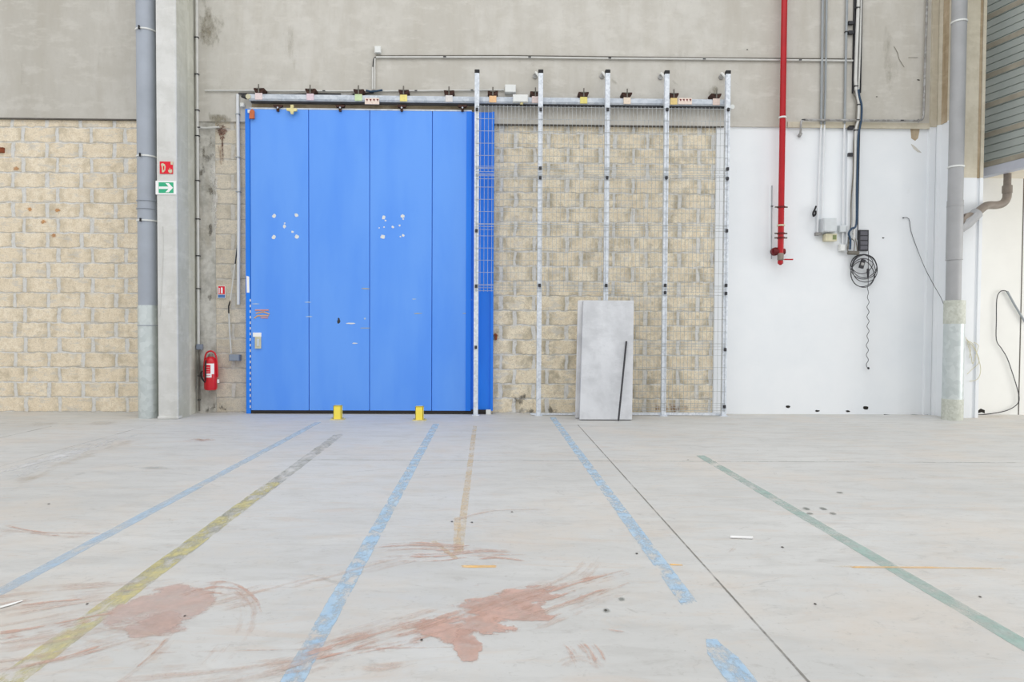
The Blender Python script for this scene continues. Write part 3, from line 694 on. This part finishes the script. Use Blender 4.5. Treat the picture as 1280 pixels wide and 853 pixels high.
# dark strip and brown board stand in for the rail's shadow
obj('rail_shadow_strip', box(NB(), (a.x+.02,YT-.01,zr-hh-.022), (b.x-.02,YT+.03,zr-hh+.002)), m_dark, TR)
obj('rail_shadow_board', box(NB(), (a.x,-.05,zr-hh-.07), (P(598,130,-.05).x,-.031,zr-hh-.01)), m_web, TR)
obj('end_cap', tube([Vector((a.x,YT-.06,zr)), Vector((a.x,YT+.02,zr))], .033, 16), m_cream, TR, True)
obj('end_cap', tube([Vector((b.x+.02,YT-.06,zr-.06)), Vector((b.x+.02,YT+.02,zr-.06))], .03, 16), m_boxw, TR, True)
labcol = {325:(232,214,214),389:(228,206,216),449:(206,226,180),505:(240,226,140),561.5:(224,220,218),616:(240,196,150),669:(226,208,204),729:(228,216,130),783:(232,216,198),841:(236,208,140),894:(222,202,192)}
for x, c in labcol.items():
    zc_ = zr; q = P(x, 124, YT).x
    bm = NB(); w = .07
    prism([(q-w,zc_+hh+.075),(q+w,zc_+hh+.075),(q+w*.95,zc_+hh+.05),(q+w*.6,zc_+hh+.01),(q-w*.6,zc_+hh+.01),(q-w*.95,zc_+hh+.05)], YT-.05, -.03, bm)
    o = obj('track_bracket', bm, m_iron, TR, bevel=.004)
    obj('bracket_bolt', tube([(q,YT-.055,zc_+hh+.01),(q,YT-.055,zc_+hh+.12)], .009, 8), m_gcable, o)
    obj('bracket_bolt', tube([(q-.035,YT-.06,zc_+hh+.065),(q+.035,YT-.06,zc_+hh+.065)], .007, 8), m_gcable, o)
    obj('bracket_clip', box(NB(), (q-.048,YT-.056,zc_-hh+.004), (q+.048,YT-.044,zc_+hh+.006)), plain('clip_%d' % int(x), c, .6, 0, .1, 40), o, bevel=.003)
for x0_, x1_ in ((456,474),(848,865)):
    o = obj('marker_plate', pbox(x0_,122.5,x1_,130.3,YT-.056,.01), plain('pinkish_plate_%d' % x0_, (236,218,206), .6, 0, .08, 40), TR, label='pale plate with row of dark arrow marks')
    bm = NB()
    for k in range(4):
        q = x0_+2.5+k*(x1_-x0_-4)/3.2; pprism([(q-1.2,123.8),(q+1.5,123.8),(q+.6,127)], YT-.0575, .001, bm)
    obj('arrow_mark', bm, m_dred, o)
# ------------------------------------------------------------------ small boxes
def ebox(name, rect, Y, dep, mat, label, cat='box', lid=True, org=None):
    t = thing(name, label, cat, P((rect[0]+rect[2])/2, rect[3], Y+dep))
    obj('body', pbox(*rect, Y, dep), mat, t, bevel=.006)
    if lid: obj('lid', pbox(rect[0]+.7, rect[1]+.7, rect[2]-.7, rect[3]-.7, Y-.008, .01), mat, t, bevel=.003)
    return t
ebox('junction_box', (631,105.5,645,115.5), -.12, .09, m_boxw, 'white junction box on the concrete, upper of the pair above the track')
t = ebox('junction_box', (641,118,660,127.5), -.23, .05, m_boxw, 'wide white junction box mounted on the door track')
obj('cable_gland', tube([P(652,128,-.2), P(652,130.5,-.2)], .02, 8), m_brass, t)
ebox('sensor_box', (468,57.5,476,66), -.08, .05, m_boxw, 'tiny white box above the upper conduit end', 'box')
ebox('junction_box', (426,116.5,441,124.5), -.09, .06, m_tray, 'grey box behind the door track')
ebox('sensor_box', (299.8,128.3,305,133.5), -.08, .05, m_boxw, 'small white square box at the top left corner of the door')
tag(obj('proximity_switch', tube([P(303,120,-.09), P(308,122,-.11)], .025, 10), m_dark, None, org=P(305,121,-.05)), 'dark sensor head at the left end of the track', 'sensor')
# ------------------------------------------------------------------ conduits
def conduit(label, pp, Y, r, mat, clips=(), name='conduit', cat='conduit', seg=8, clipm=None, group=None):
    o0 = P(pp[-1][0], pp[-1][1], Y)
    t = thing(name, label, cat, o0, group)
    obj('tube' if name != 'cable' else 'sheath', ptube(pp, Y, r, seg), mat, t, True)
    for cx_, cy_ in clips:
        q = P(cx_, cy_, Y); obj('clip', box(NB(), (q.x-r-.006,Y-r-.004,q.z-.006), (q.x+r+.006,Y+r*1.2,q.z+.006)), clipm or m_dark, t)
    return t
conduit('long pale conduit running across the upper concrete wall', [(470,71.5),(640,71.5),(760,73),(830,73.5),(1066,76)], -.055, .013, m_cond, [(556,71.5),(662,71.8),(762,73),(880,74.2),(1000,75.4)])
conduit('thin dark cable just above the long pale conduit', [(470,69.8),(640,69.5),(760,71),(900,72.5),(1064,73.6)], -.045, .008, m_gcable, name='cable', cat='cable')
t = conduit('short vertical pair of pale conduit dropping to the track', [(468.5,73),(468.5,112)], -.055, .009, m_cond)
obj('tube', ptube([(465.8,84),(465.8,112)], -.055, .011), m_cond, t)
obj('cable_tail', ptube(smoothpts([(470,71.5),(467.5,73),(466.5,78),(466,85)],3), -.055, .007), m_dark, t)
conduit('thin pale conduit running over the blue door from the column', [(256,113.2),(467,114),(630,112.5)], -.052, .011, m_cond, [(330,113.6),(405,113.8),(520,113.6),(590,112.9)])
conduit('dark cable sagging above the left part of the track', [(298,117.2),(330,117.5),(350,118.5),(400,117.2),(440,118),(467,116.2)], -.05, .01, m_dark, name='cable', cat='cable')
tag(obj('cable_tie', ptube([(457.5,113),(463,114.5),(470,114),(478,112.6)], -.075, .014), m_bcable, None, True, org=P(467,113,-.05)), 'dark blue cable wrap where the drop conduit meets the door conduit', 'wrap')
conduit('pale conduit up the inner side of the left column', [(245.8,-6),(247,200),(248,431)], -.05, .019, m_cond, [(246,47),(246.2,93),(246.8,138),(247,170),(247.3,226),(247.5,274),(247.8,320),(248,361)])
ebox('junction_box', (244.8,430.5,251.5,437.5), -.1, .07, m_boxg, 'small blue-grey box on the conduit beside the column')
conduit('thin brownish pipe running down to the floor from the small column box', [(248.8,438),(249.2,514)], -.05, .012, m_gcable, [(249,470),(249,500)])
conduit('short pale conduit stub ending at the rust spot', [(249,159.5),(258,160),(274,159)], -.05, .013, m_cond, [(249,159.5)])
conduit('white conduit standing close to the left edge of the blue door', [(297,118),(298.5,250),(298,381)], -.05, .022, m_wcond, [(297.3,143),(297.6,197),(298.2,240)], clipm=m_condg)
t = conduit('thin pale cable dangling slantwise to the small wall box', [(296.5,308),(293,335),(288,375)], -.05, .009, m_cond, name='cable', cat='cable')
obj('dark_section', ptube([(297,306),(294,330)], -.055, .009), m_dark, t)
obj('dark_section', ptube([(287.5,377),(285.8,383),(286,392)], -.05, .009), m_black, t)
obj('sheath', ptube([(286,392),(287,415),(289,442)], -.05, .011), m_cond, t)
t = ebox('wall_switch', (286,443.5,298.5,451.5), -.12, .1, m_boxg, 'small blue-grey wall box at the end of the dangling cable', 'box')
tag(obj('cable', ptube(smoothpts([(203,283,FL-.01),(203,320,FL-.012),(201,370,FL-.01),(199,396,FL-.01)],4), 0, .006, 6), m_cond, None, True, org=P(201,396,FL)), 'thin white cable hanging down the face of the left column', 'cable')
# right hand wall services
YW = -.06
def vlabel(*a, **k): return conduit(*a, **k)
conduit('grey conduit, left one of the closely spaced pair beside the red pipe', [(1028.4,-6),(1027,110),(1026.4,155)], YW, .016, m_condg)
conduit('grey conduit, right one of the closely spaced pair beside the red pipe', [(1033.4,-6),(1032,110),(1030.6,155)], YW, .013, m_condg)
t = conduit('white conduit, left one of the pair leading down to the meter cabinet', [(1026.4,156),(1023,240),(1021.6,291)], -.04, .012, m_wcond)
obj('end_clamp', pbox(1020,290.5,1027.5,294,-.06,.05), m_tray, t)
conduit('white conduit, right one of the pair leading down to the meter cabinet', [(1030.6,156),(1028,240),(1026.6,291)], -.04, .013, m_wcond)
conduit('single grey conduit between the conduit pair and the cable tray', [(1058.8,-6),(1057,80),(1055.8,154)], YW, .016, m_condg, [(1058,40)])
t = conduit('white painted conduit leading down to two small square boxes', [(1055.6,155),(1054.2,210),(1053.2,306)], -.04, .013, m_wcond)
ebox('junction_box', (1049.5,281.5,1058.5,290.5), -.07, .06, m_boxl, 'small square white box on the single white conduit')
ebox('junction_box', (1050,305.5,1057.5,314), -.07, .06, m_boxw, 'tiny white socket box at the bottom of the single white conduit')
tag(obj('wall_trunking', pbox(1059,156,1067.5,306,-.045,.04), m_white, None, bevel=.01, org=P(1063,306,-.02)), 'flat white painted trunking left of the cable bundle', 'trunking')
t = thing('cable_tray', 'dark perforated steel cable tray carrying pale cables at the top of the wall', 'cable tray', P(1071,118,YW))
bm = NB(); xt0 = P(1067,60,YW).x; xt1 = P(1077,60,YW).x; z1 = TOP; z0 = zt(1070,116,YW)
box(bm, (xt0,YW-.01,z0), (xt0+.012,YW+.03,z1)); box(bm, (xt1-.012,YW-.01,z0), (xt1,YW+.03,z1)); box(bm, (xt0,YW+.02,z0), (xt1,YW+.03,z1))
obj('tray_body', bm, m_dark, t)
for yy in (28, 40, 160, 193): 
    o = obj('tray_clip', pbox(1061,yy-2,1067,yy+2,YW-.02,.04), m_dark, t)
conduit('thick pale cable lying in the tray', [(1073.2,-6),(1070.8,60),(1069.4,100),(1070,113)], -.085, .022, m_cond, [(1071.8,10),(1069.4,108)], name='cable', cat='cable')
conduit('slim pale cable lying along the right side of the tray', [(1076.6,-6),(1075,60),(1073.2,112)], -.08, .012, m_cond, name='cable', cat='cable')
conduit('pale cable bending out below the tray and running down to the wall bundle', smoothpts([(1070,112),(1071.5,120),(1073.4,132),(1072.6,150),(1069.5,165),(1069,200),(1067.5,255),(1067,300)],4), -.085, .016, m_cond, [(1073.3,131),(1071.8,150),(1069.8,163)], name='cable', cat='cable')
conduit('dark blue cable curving below the tray down the white wall', smoothpts([(1073,112),(1074.5,122),(1077,132),(1076.5,150),(1073,170),(1072,200),(1071.2,240),(1070.5,280),(1064.5,286),(1061,292),(1063,300),(1062.5,312)],4), -.1, .014, m_bcable, name='cable', cat='cable')
conduit('thin brown cable left of the dark blue cable', smoothpts([(1069,112),(1067.5,118),(1070.5,126),(1069.5,150),(1067,180),(1066.5,215),(1064,250),(1063.5,280),(1060.5,300),(1060,312)],4), -.075, .008, m_gcable, name='cable', cat='cable')
conduit('thin dark cable right of the dark blue cable', smoothpts([(1075,150),(1074,190),(1073,240),(1072,300)],4), -.06, .007, m_dark, name='cable', cat='cable')
t = thing('cable_connector', 'grey cluster of cable connectors under the cable bundle', 'connector', P(1065,318,-.05))
obj('body', ptube([(1060,316),(1073,316.5)], -.08, .028, 10), m_gcable, t, True)
for q in ([(1063,300),(1059,310),(1061,317)], [(1066,292),(1070,302),(1072,317)], [(1060,297),(1068,302),(1067,317)]):
    obj('lead', ptube(smoothpts(q,5), -.09, .007, 6), m_gcable, t)
# power strip
t = thing('power_strip', 'black multi-socket power strip on the white wall', 'power strip', P(1080,314,-.02))
obj('body', pbox(1074,287.5,1086,313.8,-.05,.045), m_dark, t, bevel=.005)
for k in range(4): obj('socket', pbox(1075.6,289.2+k*6.1,1084.6,294+k*6.1,-.054,.006), m_tray if False else plain('socket_face_%d' % k, (96,96,104), .5), t, bevel=.002)
# cable coil
t = thing('cable_coil', 'coiled thin black cable hanging on the white wall', 'cable coil', P(1079,358,-.05))
def loop(cx_, cy_, rx, ry, r=.005, Y=-.05, w=1.):
    pts = [P(cx_+rx*math.cos(a)+.4*math.sin(3*a+w), cy_+ry*math.sin(a)+.5*math.cos(2*a+w), Y+.006*math.sin(a*2+w)) for a in [i/40*2*math.pi for i in range(40)]]
    return tube(pts, r, 6, closed=True)
for k, (a_, b_, c_, d_) in enumerate(((1079.5,334,16.5,15.5),(1080.5,333,15,14.5),(1077.5,330,13.5,12),(1079,341,15.5,18),(1081,336,16,17),(1078,343,14.5,16))):
    obj('coil_loop', loop(a_,b_,c_,d_,w=k*1.3,Y=-.05-.004*k), m_dark, t, True)
q = [(1074.5,334.5),(1078,323.5),(1082.5,325),(1079.5,336)]
o = obj('plug', pprism(q, -.1, .035), m_dark, t, bevel=.004)
obj('plug_band', pprism([(1075.8,331.5),(1076.8,328),(1080.4,329),(1079.5,332.5)], -.102, .003), m_tray, o)
obj('strain_relief', tube([P(1085,336,-.08),P(1085,341,-.08),P(1085,348,-.08)],[.016,.018,.008],8), m_dark, t, True)
pts = [(1085.5,314),(1085.3,335),(1085.2,355)]
for i, y in enumerate(range(360, 460, 6)): pts.append((1084.8+(1.6 if i % 2 else -1.2)*(1 if i > 2 else .5)+(-.8 if i > 10 else 0), y))
pts.append((1085,461))
t = conduit('thin wavy dark cable dangling down the white wall under the coil', smoothpts(pts,3), -.05, .004, m_dark, name='cable', cat='cable', seg=6)
obj('cable_end', tube([P(1085,459.5,-.05),P(1086,461.5,-.05)], .014, 8), m_black, t)
# meter cabinet
t = thing('meter_cabinet', 'light grey cabinet with a cream meter box hanging beneath', 'cabinet', P(1037,302,-.02))
obj('cabinet_body', pbox(1029.5,272.5,1046,290,-.14,.13), m_boxl, t, bevel=.008)
obj('cabinet_lid', pbox(1030.5,273.5,1045,289,-.15,.012), m_boxl, t, bevel=.004)
o = obj('meter_body', pbox(1032,292,1046.5,301.5,-.1,.09), m_cream, t, bevel=.008)
obj('meter_display', pbox(1041,294,1045.5,299.5,-.102,.004), plain('green_display', (132,144,96), .4), o)
tag(obj('wall_hook', tube([P(*q) for q in smoothpts([(1020,258,-.05),(1018.5,262,-.07),(1016.5,266,-.08),(1017,270,-.08),(1019.3,268,-.07),(1019.5,264,-.05)],4)], .013, 8), m_black, None, True, org=P(1018,268,-.05)), 'small black hook left of the white conduit pair', 'hook')
conduit('thin grey rod fixed to the white wall left of the red pipe', [(965,232),(964.3,324)], -.03, .007, m_condg, [(965,258)])
t = conduit('galvanised pipe running along the ledge below the concrete and up the right side', smoothpts([(1000.5,168,-.06),(1001,160,-.09),(1001.5,153,-.09),(1004,150,-.09),(1010,150,-.09)],4)+[(1060,150.4,-.09),(1148,151,-.09)]+smoothpts([(1148,151,-.09),(1153,149,-.09),(1154.5,143,-.09)],4)+[(1157,60,-.09),(1159,-6,-.09)], -.09, .015, m_tray, [(1127,150.7),(1004,150)], name='pipe', cat='pipe')
obj('end_fitting', tube([P(1001,167,-.07),P(999,170,-.02)], .024, 10), m_tray, t, True)
wl_ = smoothpts([(1128,272.5),(1136,273.5),(1139,290),(1146,310),(1156,335),(1168,358),(1176,372),(1181,385)],3)
conduit('thin black wire slanting across the white wall towards the right drainpipe', [(x,y,-.02-.06*min(1,max(0,(x-1146)/6))-.34*max(0,(x-1160)/21)) for x,y in wl_], -.02, .0035, m_dark, [(1129,272.5)], name='cable', cat='cable', seg=6)
t = conduit('black cable with a grey stiff end looping down the far right wall', smoothpts([(1260,366),(1256,363.5),(1250,365),(1246,374),(1245.5,400),(1245.5,425),(1252,436),(1259,448),(1266,468),(1271,484),(1274,497),(1272,505),(1262,512),(1248,516),(1230,518.3),(1222,518.6)],4), -.03, .006, m_dark, name='cable', cat='cable', seg=6)
obj('stiff_end', ptube([(1259,364.5),(1268,381),(1282,404)], -.03, .014), m_condg, t)
t = thing('wire_tangle', 'tangle of fine pale wires behind the right drainpipe foot', 'wires', P(1214,476,-.4))
for q in ([(1208,426),(1216,430),(1222,445),(1226,462),(1222,474),(1212,477)], [(1208,424),(1218,436),(1224,452),(1215,462),(1209,468)], [(1209,428),(1214,445),(1216,455),(1221,440),(1223,432),(1217,428)], [(1207,422),(1213,434),(1212,448)]):
    obj('wire', ptube(smoothpts([(x,y,-.39) for x,y in q],4), 0, .004, 5), m_cream, t)
conduit('thin dark cable lying along the foot of the white wall', smoothpts([(1105,518.5),(1118,519.8),(1128,521),(1140,519),(1152,519.5),(1160,519)],3), -.05, .006, m_dark, name='cable', cat='cable', seg=6)
# ------------------------------------------------------------------ red pipe
YP = -.14
xr = P(978,165,YP).x; zlow = zt(975,318,YP)
t = thing('standpipe', 'bright red vertical fire pipe ending in a valve on the white wall', 'pipe', (xr,YP,zt(975,330,YP)))
obj('pipe', tube([(xr,YP,zlow),(xr,YP,TOP)], .039, 20), m_red, t, True)
for yy, m in ((147,m_boxw),(259,m_dred),(282,m_cream),(292,m_dred),(297.5,m_dred)):
    z = zt(977,yy,YP); o = obj('coupling', lathe([(.04,z-.012),(.052,z-.01),(.052,z+.01),(.04,z+.012)], xr, YP, 20), m, t, True)
    if m == m_dred:
        obj('coupling_bolt', tube([(xr-.085,YP,z),(xr-.05,YP,z)], .011, 8), m_gcable, o); obj('coupling_bolt', tube([(xr+.05,YP,z),(xr+.085,YP,z)], .011, 8), m_gcable, o)
z = zt(970,314,YP)
obj('valve_flange', tube([(xr-.055,YP+.02,z),(xr-.05,YP+.09,z)], .055, 16), m_dred, t, True)
obj('side_outlet', tube([(xr-.09,YP+.01,z-.005),(xr+.06,YP+.01,z-.005)], .04, 14), m_dred, t, True)
obj('valve_body', lathe([(.03,zt(975,326,YP)),(.041,zt(975,325,YP)),(.041,zt(975,317,YP)),(.036,zt(975,316,YP))], xr, YP, 16), m_bpipe, t, True)
obj('valve_tip', lathe([(.012,zt(975,331.5,YP)),(.036,zt(975,329.5,YP)),(.036,zt(975,326,YP))], xr, YP, 16), m_red, t, True)
z = zt(975,325,YP)
obj('valve_handle', box(NB(), (xr+.03,YP-.06,z-.008), (xr+.15,YP-.04,z+.01)), m_red, t, bevel=.004)
# ------------------------------------------------------------------ fence
YF = -.24
FN = thing('mesh_fence', 'galvanised wire mesh fence on five tall posts in front of the block wall', 'fence', (P(750,518,YF).x,YF,0))
posts = [(595.5,88,302),(674.5,88,302),(758.2,88,230),(831.2,89,302),(907,89,302)]
zf = lambda py, px=750: P(px, py, YF).z
hw = .031; PX = []
clipY = [[138,289,358,434],[138,211,223,357],[138,223,357],[138,223,357,366],[138,212,224,289,357,367,437,508]]
for i, (px, pt, pr) in enumerate(posts):
    x = P(px, pr, YF).x; PX.append(x); zt_ = zt(px,pt+4,YF)
    bm = box(NB(), (x-hw,YF-.03,.006), (x+hw,YF+.03,zt_))
    o = obj('post', bm, m_galv, FN, bevel=.004)
    obj('post_cap', box(NB(), (x-hw-.002,YF-.032,zt_-.004), (x+hw+.002,YF+.032,zt_+.045)), m_black, o, bevel=.006)
    obj('base_plate', box(NB(), (x-.05,YF-.05,0), (x+.05,YF+.05,.008)), m_galv, o)
    if i:
        q = P(px-5,pt+3,-.04); q2 = P(px-5.5,pt+7.5,-.04)
        obj('wall_bracket', tube([(x,YF+.02,zt(px,pt+9,YF)),(q.x,-.05,q.z),(q.x,-.03,q.z)], .016, 8), m_boxw, o)
        obj('bracket_disc', tube([(q2.x,-.05,q2.z),(q2.x,-.03,q2.z)], .034, 16), m_tray, o)
    for y in clipY[i]:
        z = zt(px,y,YF); obj('mesh_clamp', box(NB(), (x-.017,YF-.055,z-.024), (x+.017,YF-.03,z+.02)), m_dark, o, bevel=.006)
def panel(x0_, x1_, z0_, z1_, folds, nm):
    bm = NB(); r = .0021; yy = YF-.034
    n = int((x1_-x0_)/.05)
    for i in range(n+1):
        x = x0_+i*(x1_-x0_)/n
        box(bm, (x-r,yy-r,z0_), (x+r,yy+r,z1_))
    zs = []; zc_ = z1_-.02
    while zc_ > z0_: zs.append(zc_); zc_ -= .161
    for f in folds: zs += [f-.04, f+.03, f]
    for z in zs: box(bm, (x0_-.01,yy-2*r-r,z-r*1.1), (x1_+.01,yy-r,z+r*1.1))
    obj('mesh_panel', bm, m_wire, FN)
xl, xr_ = PX[0], PX[4]
panel(xl, xr_, zf(217), zf(134), [zf(213)], 'u')
panel(xl, xr_, zf(366), zf(219), [zf(222), zf(285), zf(361)], 'm')
panel(PX[2], xr_, zf(514), zf(367), [zf(433), zf(509)], 'l')
obj('bottom_rail', box(NB(), (P(663,514,YF).x,YF-.0,.008), (P(716,514,YF).x,YF+.03,.03)), m_galv, FN)
obj('bottom_rail', box(NB(), (P(716,514,YF).x,YF-.0,.008), (xr_-.05,YF+.03,.045)), m_galv, FN)
# ------------------------------------------------------------------ slabs and rod
def slab(bl, br, tl, tr, Yt, th, mat, name, label, zoff=0.):
    A = G(*bl); B = G(*br); A.z = B.z = .002
    ym = (A.y+B.y)/2; A.y = B.y = ym
    TL = P(tl[0], tl[1], Yt); TRr = P(tr[0], tr[1], Yt); zz = (TL.z+TRr.z)/2; TL.z = TRr.z = zz
    n = (B-A).cross(TL-A).normalized()
    if n.y > 0: n = -n
    bm = NB(); f = [A, B, TRr, TL]; bk = [v - n*th for v in f]
    low = min(v.z for v in bk+f)
    va = [bm.verts.new(v-Vector((0,0,low-.001))) for v in f]; vb = [bm.verts.new(v-Vector((0,0,low-.001))) for v in bk]
    bm.faces.new(va); bm.faces.new(vb[::-1])
    for i in range(4): bm.faces.new([va[i], vb[i], vb[(i+1) % 4], va[(i+1) % 4]])
    return tag(obj(name, bm, mat, None, bevel=.006, org=(A+B)/2), label, 'slab')
s1 = slab((724.5,526), (790,526), (729,376), (792.5,377), -.385, .05, m_slab, 'concrete_slab', 'pale grey slab leaning on the fence, front one with the dark rod')
s2 = slab((719.5,523.6), (782,523.6), (722.5,376), (786,376.5), -.33, .05, m_slab2, 'concrete_slab', 'pale slab mostly hidden, peeking out left behind the front slab')
g = G(773,527.5); g.z = .012
tag(obj('metal_rod', tube([g, P(783,427,-.53)], .012, 10), m_dark, None, True, org=g), 'thin dark metal rod leaning against the front slab', 'rod')
# ------------------------------------------------------------------ yellow stops
for x, yb, yt, lab in ((421.5,525,507.5,'short yellow steel post at the door, left one nearer the extinguisher'), (524,526,508.5,'short yellow steel post at the door, right one nearer the fence')):
    g = G(x, yb); t = thing('guide_post', lab, 'post', (g.x,g.y,0), 'yellow floor posts in front of the blue door')
    w = .05; zt_ = P(x,yt,g.y).z; y0 = g.y
    bm = NB(); box(bm, (g.x-w,y0,.008), (g.x+w,y0+.01,zt_)); box(bm, (g.x-w,y0,.008), (g.x-w+.01,y0+.08,zt_)); box(bm, (g.x+w-.01,y0,.008), (g.x+w,y0+.08,zt_)); box(bm, (g.x-w,y0,zt_-.01), (g.x+w,y0+.08,zt_))
    obj('post_body', bm, m_yel, t, bevel=.003)
    obj('floor_plate', box(NB(), (g.x-.085,y0-.02,0), (g.x+.085,y0+.1,.01)), plain('dusty_yellow', (222,210,150), .7, 0, .15, 20), t)
    for s in (-1, 1): obj('anchor_bolt', tube([(g.x+s*.068,y0+.03,.008),(g.x+s*.068,y0+.03,.024)], .01, 8), m_tray, t)
# ------------------------------------------------------------------ extinguisher
YE = -.13; q = P(263.5,488,YE); ex = q.x; z0 = q.z; zt_ = P(263.5,447,YE).z; hgt = zt_-z0; r = .083
t = thing('fire_extinguisher', 'red fire extinguisher hanging on the wall between column and blue door', 'fire extinguisher', (ex,YE,z0))
obj('cylinder', lathe([(.05,z0),(r*.92,z0+.008),(r,z0+.035),(r,z0+hgt*.82),(r*.9,z0+hgt*.92),(r*.62,z0+hgt),(.03,z0+hgt+.012)], ex, YE, 32), m_red2, t, True)
obj('valve_head', lathe([(.028,zt_+.01),(.03,zt_+.035),(.018,zt_+.05)], ex, YE, 14), m_bpipe, t, True)
zz = P(263,438.5,YE).z
gp = [(ex-r-.01,YE,z0+hgt*.4),(ex-r-.004,YE,z0+hgt*.75),(ex-r*.9,YE,z0+hgt*1.0),(ex-r*.62,YE,zz-.03),(ex,YE,zz-.006),(ex+r*.62,YE,zz-.03),(ex+r*.9,YE,z0+hgt*1.0),(ex+r+.004,YE,z0+hgt*.75),(ex+r+.008,YE,z0+hgt*.4)]
obj('carry_hoop', tube([Vector(v) for v in smoothpts(gp,4)], .011, 10), m_red2, t, True)
def arc(z_0, z_1, a0, a1, dr, m, nm, par): 
    return obj(nm, lathe([(r+dr,z_0),(r+dr,z_1)], ex, YE, 14, ang=(math.radians(a0), math.radians(a1)), close=False), m, par, True)
la = arc(z0+hgt*.40, z0+hgt*.82, 232, 322, .0015, m_sw, 'label', t); la['label'] = 'white and red instruction label'
arc(z0+hgt*.52, z0+hgt*.78, 234, 290, .003, m_sred, 'label_panel', la)
for k in range(3): arc(z0+hgt*(.56+.07*k), z0+hgt*(.58+.07*k), 242, 282, .004, plain('label_print_%d' % k, (240,170,170), .5), 'label_print', la)
arc(z0+hgt*.36, z0+hgt*.5, 300, 322, .003, m_red2, 'label_panel', la)
arc(z0+hgt*.45, z0+hgt*.465, 236, 290, .004, m_sred, 'label_print', la)
obj('hose', tube([P(*v) for v in smoothpts([(252.8,464,-.16),(251.3,468,-.16),(253,474,-.17),(257,478,-.19),(257,470,-.21),(257,455,-.21),(259,449,-.17),(262,445.5,-.14)],5)], .011, 8), m_black, t, True)
obj('safety_tag', pbox(271.5,474.5,273.5,479,-.14,.02), m_sw, t)
obj('wall_hanger', box(NB(), (ex-.03,-.05,z0+hgt*.5), (ex+.03,-.012,z0+hgt*.95)), m_dred, t)
# ------------------------------------------------------------------ signs
def sign(name, rect, Y, mat, label, cat='sign', dep=.006):
    t = thing(name, label, cat, P((rect[0]+rect[2])/2, rect[3], Y+dep)); obj('plate', pbox(*rect, Y, dep), mat, t); return t
YS = FL-.008
t = sign('exit_sign', (194.5,226.2,220.3,243.3), YS, m_sw, 'white and green emergency exit sign with a white arrow pointing right')
o = obj('green_field', pbox(198.3,228,216.8,241.4,YS-.0015,.001), m_green, t)
obj('arrow', pprism([(198.6,233.3),(210.5,233.3),(206.8,229),(211,229),(216.2,234.8),(211,240.4),(206.8,240.4),(210.5,236.3),(198.6,236.3)], YS-.003, .001), m_sw, t)
t = sign('fire_sign', (199.6,202,216,217.3), YS, m_sred, 'small red fire equipment sign on the column above the exit arrow')
obj('extinguisher_symbol', pprism([(201,205),(203.5,204),(206,205.5),(207,208.5),(206.5,213),(204.5,215.5),(202.5,215.5),(202.2,209.5),(201.6,207)], YS-.002, .001), m_cream, t)
obj('pictogram_gap', pprism([(203.6,207.2),(205.4,208),(205.2,212),(203.8,213)], YS-.0032, .001), m_sred, t)
obj('flame_symbol', pprism([(210,212),(211.5,213),(212,209.5),(213.3,212.5),(215,211.5),(215.3,215.5),(212.5,216.6),(210.5,215)], YS-.002, .001), m_cream, t)
obj('corner_patch', pbox(213.2,202,216,206,YS-.002,.001), m_cream, t)
t = sign('extinguisher_sign', (272,357.5,281.6,373), -.02, m_sw, 'small red, white and blue extinguisher notice on the grey blocks')
obj('red_field', pbox(272.8,358,281,368,-.0215,.001), m_sred, t)
obj('extinguisher_symbol', pprism([(276.2,359.5),(278,359.5),(278.4,361.5),(278.4,367),(276,367),(276,361.5)], -.023, .001), m_sw, t)
obj('extinguisher_symbol', pprism([(273.6,360),(274.6,360),(274.6,367),(273.6,367)], -.023, .001), m_sw, t)
obj('blue_strip', pbox(272.5,368.5,281.3,372.5,-.0215,.001), m_sblue, t)
# ------------------------------------------------------------------ light
w = bpy.data.worlds.new('world'); S.world = w; w.use_nodes = True
bg = w.node_tree.nodes['Background']; bg.inputs[0].default_value = (.985,.995,1.0,1); bg.inputs[1].default_value = 1.0
def area(name, loc, rot, sx, sy, e, c=(1,1,1)):
    l = bpy.data.lights.new(name, 'AREA'); l.shape = 'RECTANGLE'; l.size = sx; l.size_y = sy; l.energy = e; l.color = c
    o = bpy.data.objects.new(name, l); C.objects.link(o); o.location = loc; o.rotation_euler = rot; return o
area('roof_skylight', (0,-6,9.5), (math.radians(28),0,0), 16, 5, 300)
area('side_doorway_daylight', (13.5,-4.6,2.0), (0,math.radians(90),0), 4, 5, 360, (1,.99,.98))
try:
    S.cycles.transparent_max_bounces = 48
except Exception: pass
S.view_settings.view_transform = 'Standard'; S.view_settings.look = 'None'; S.view_settings.gamma = 1; S.view_settings.exposure = 0
S.view_settings.use_curve_mapping = False
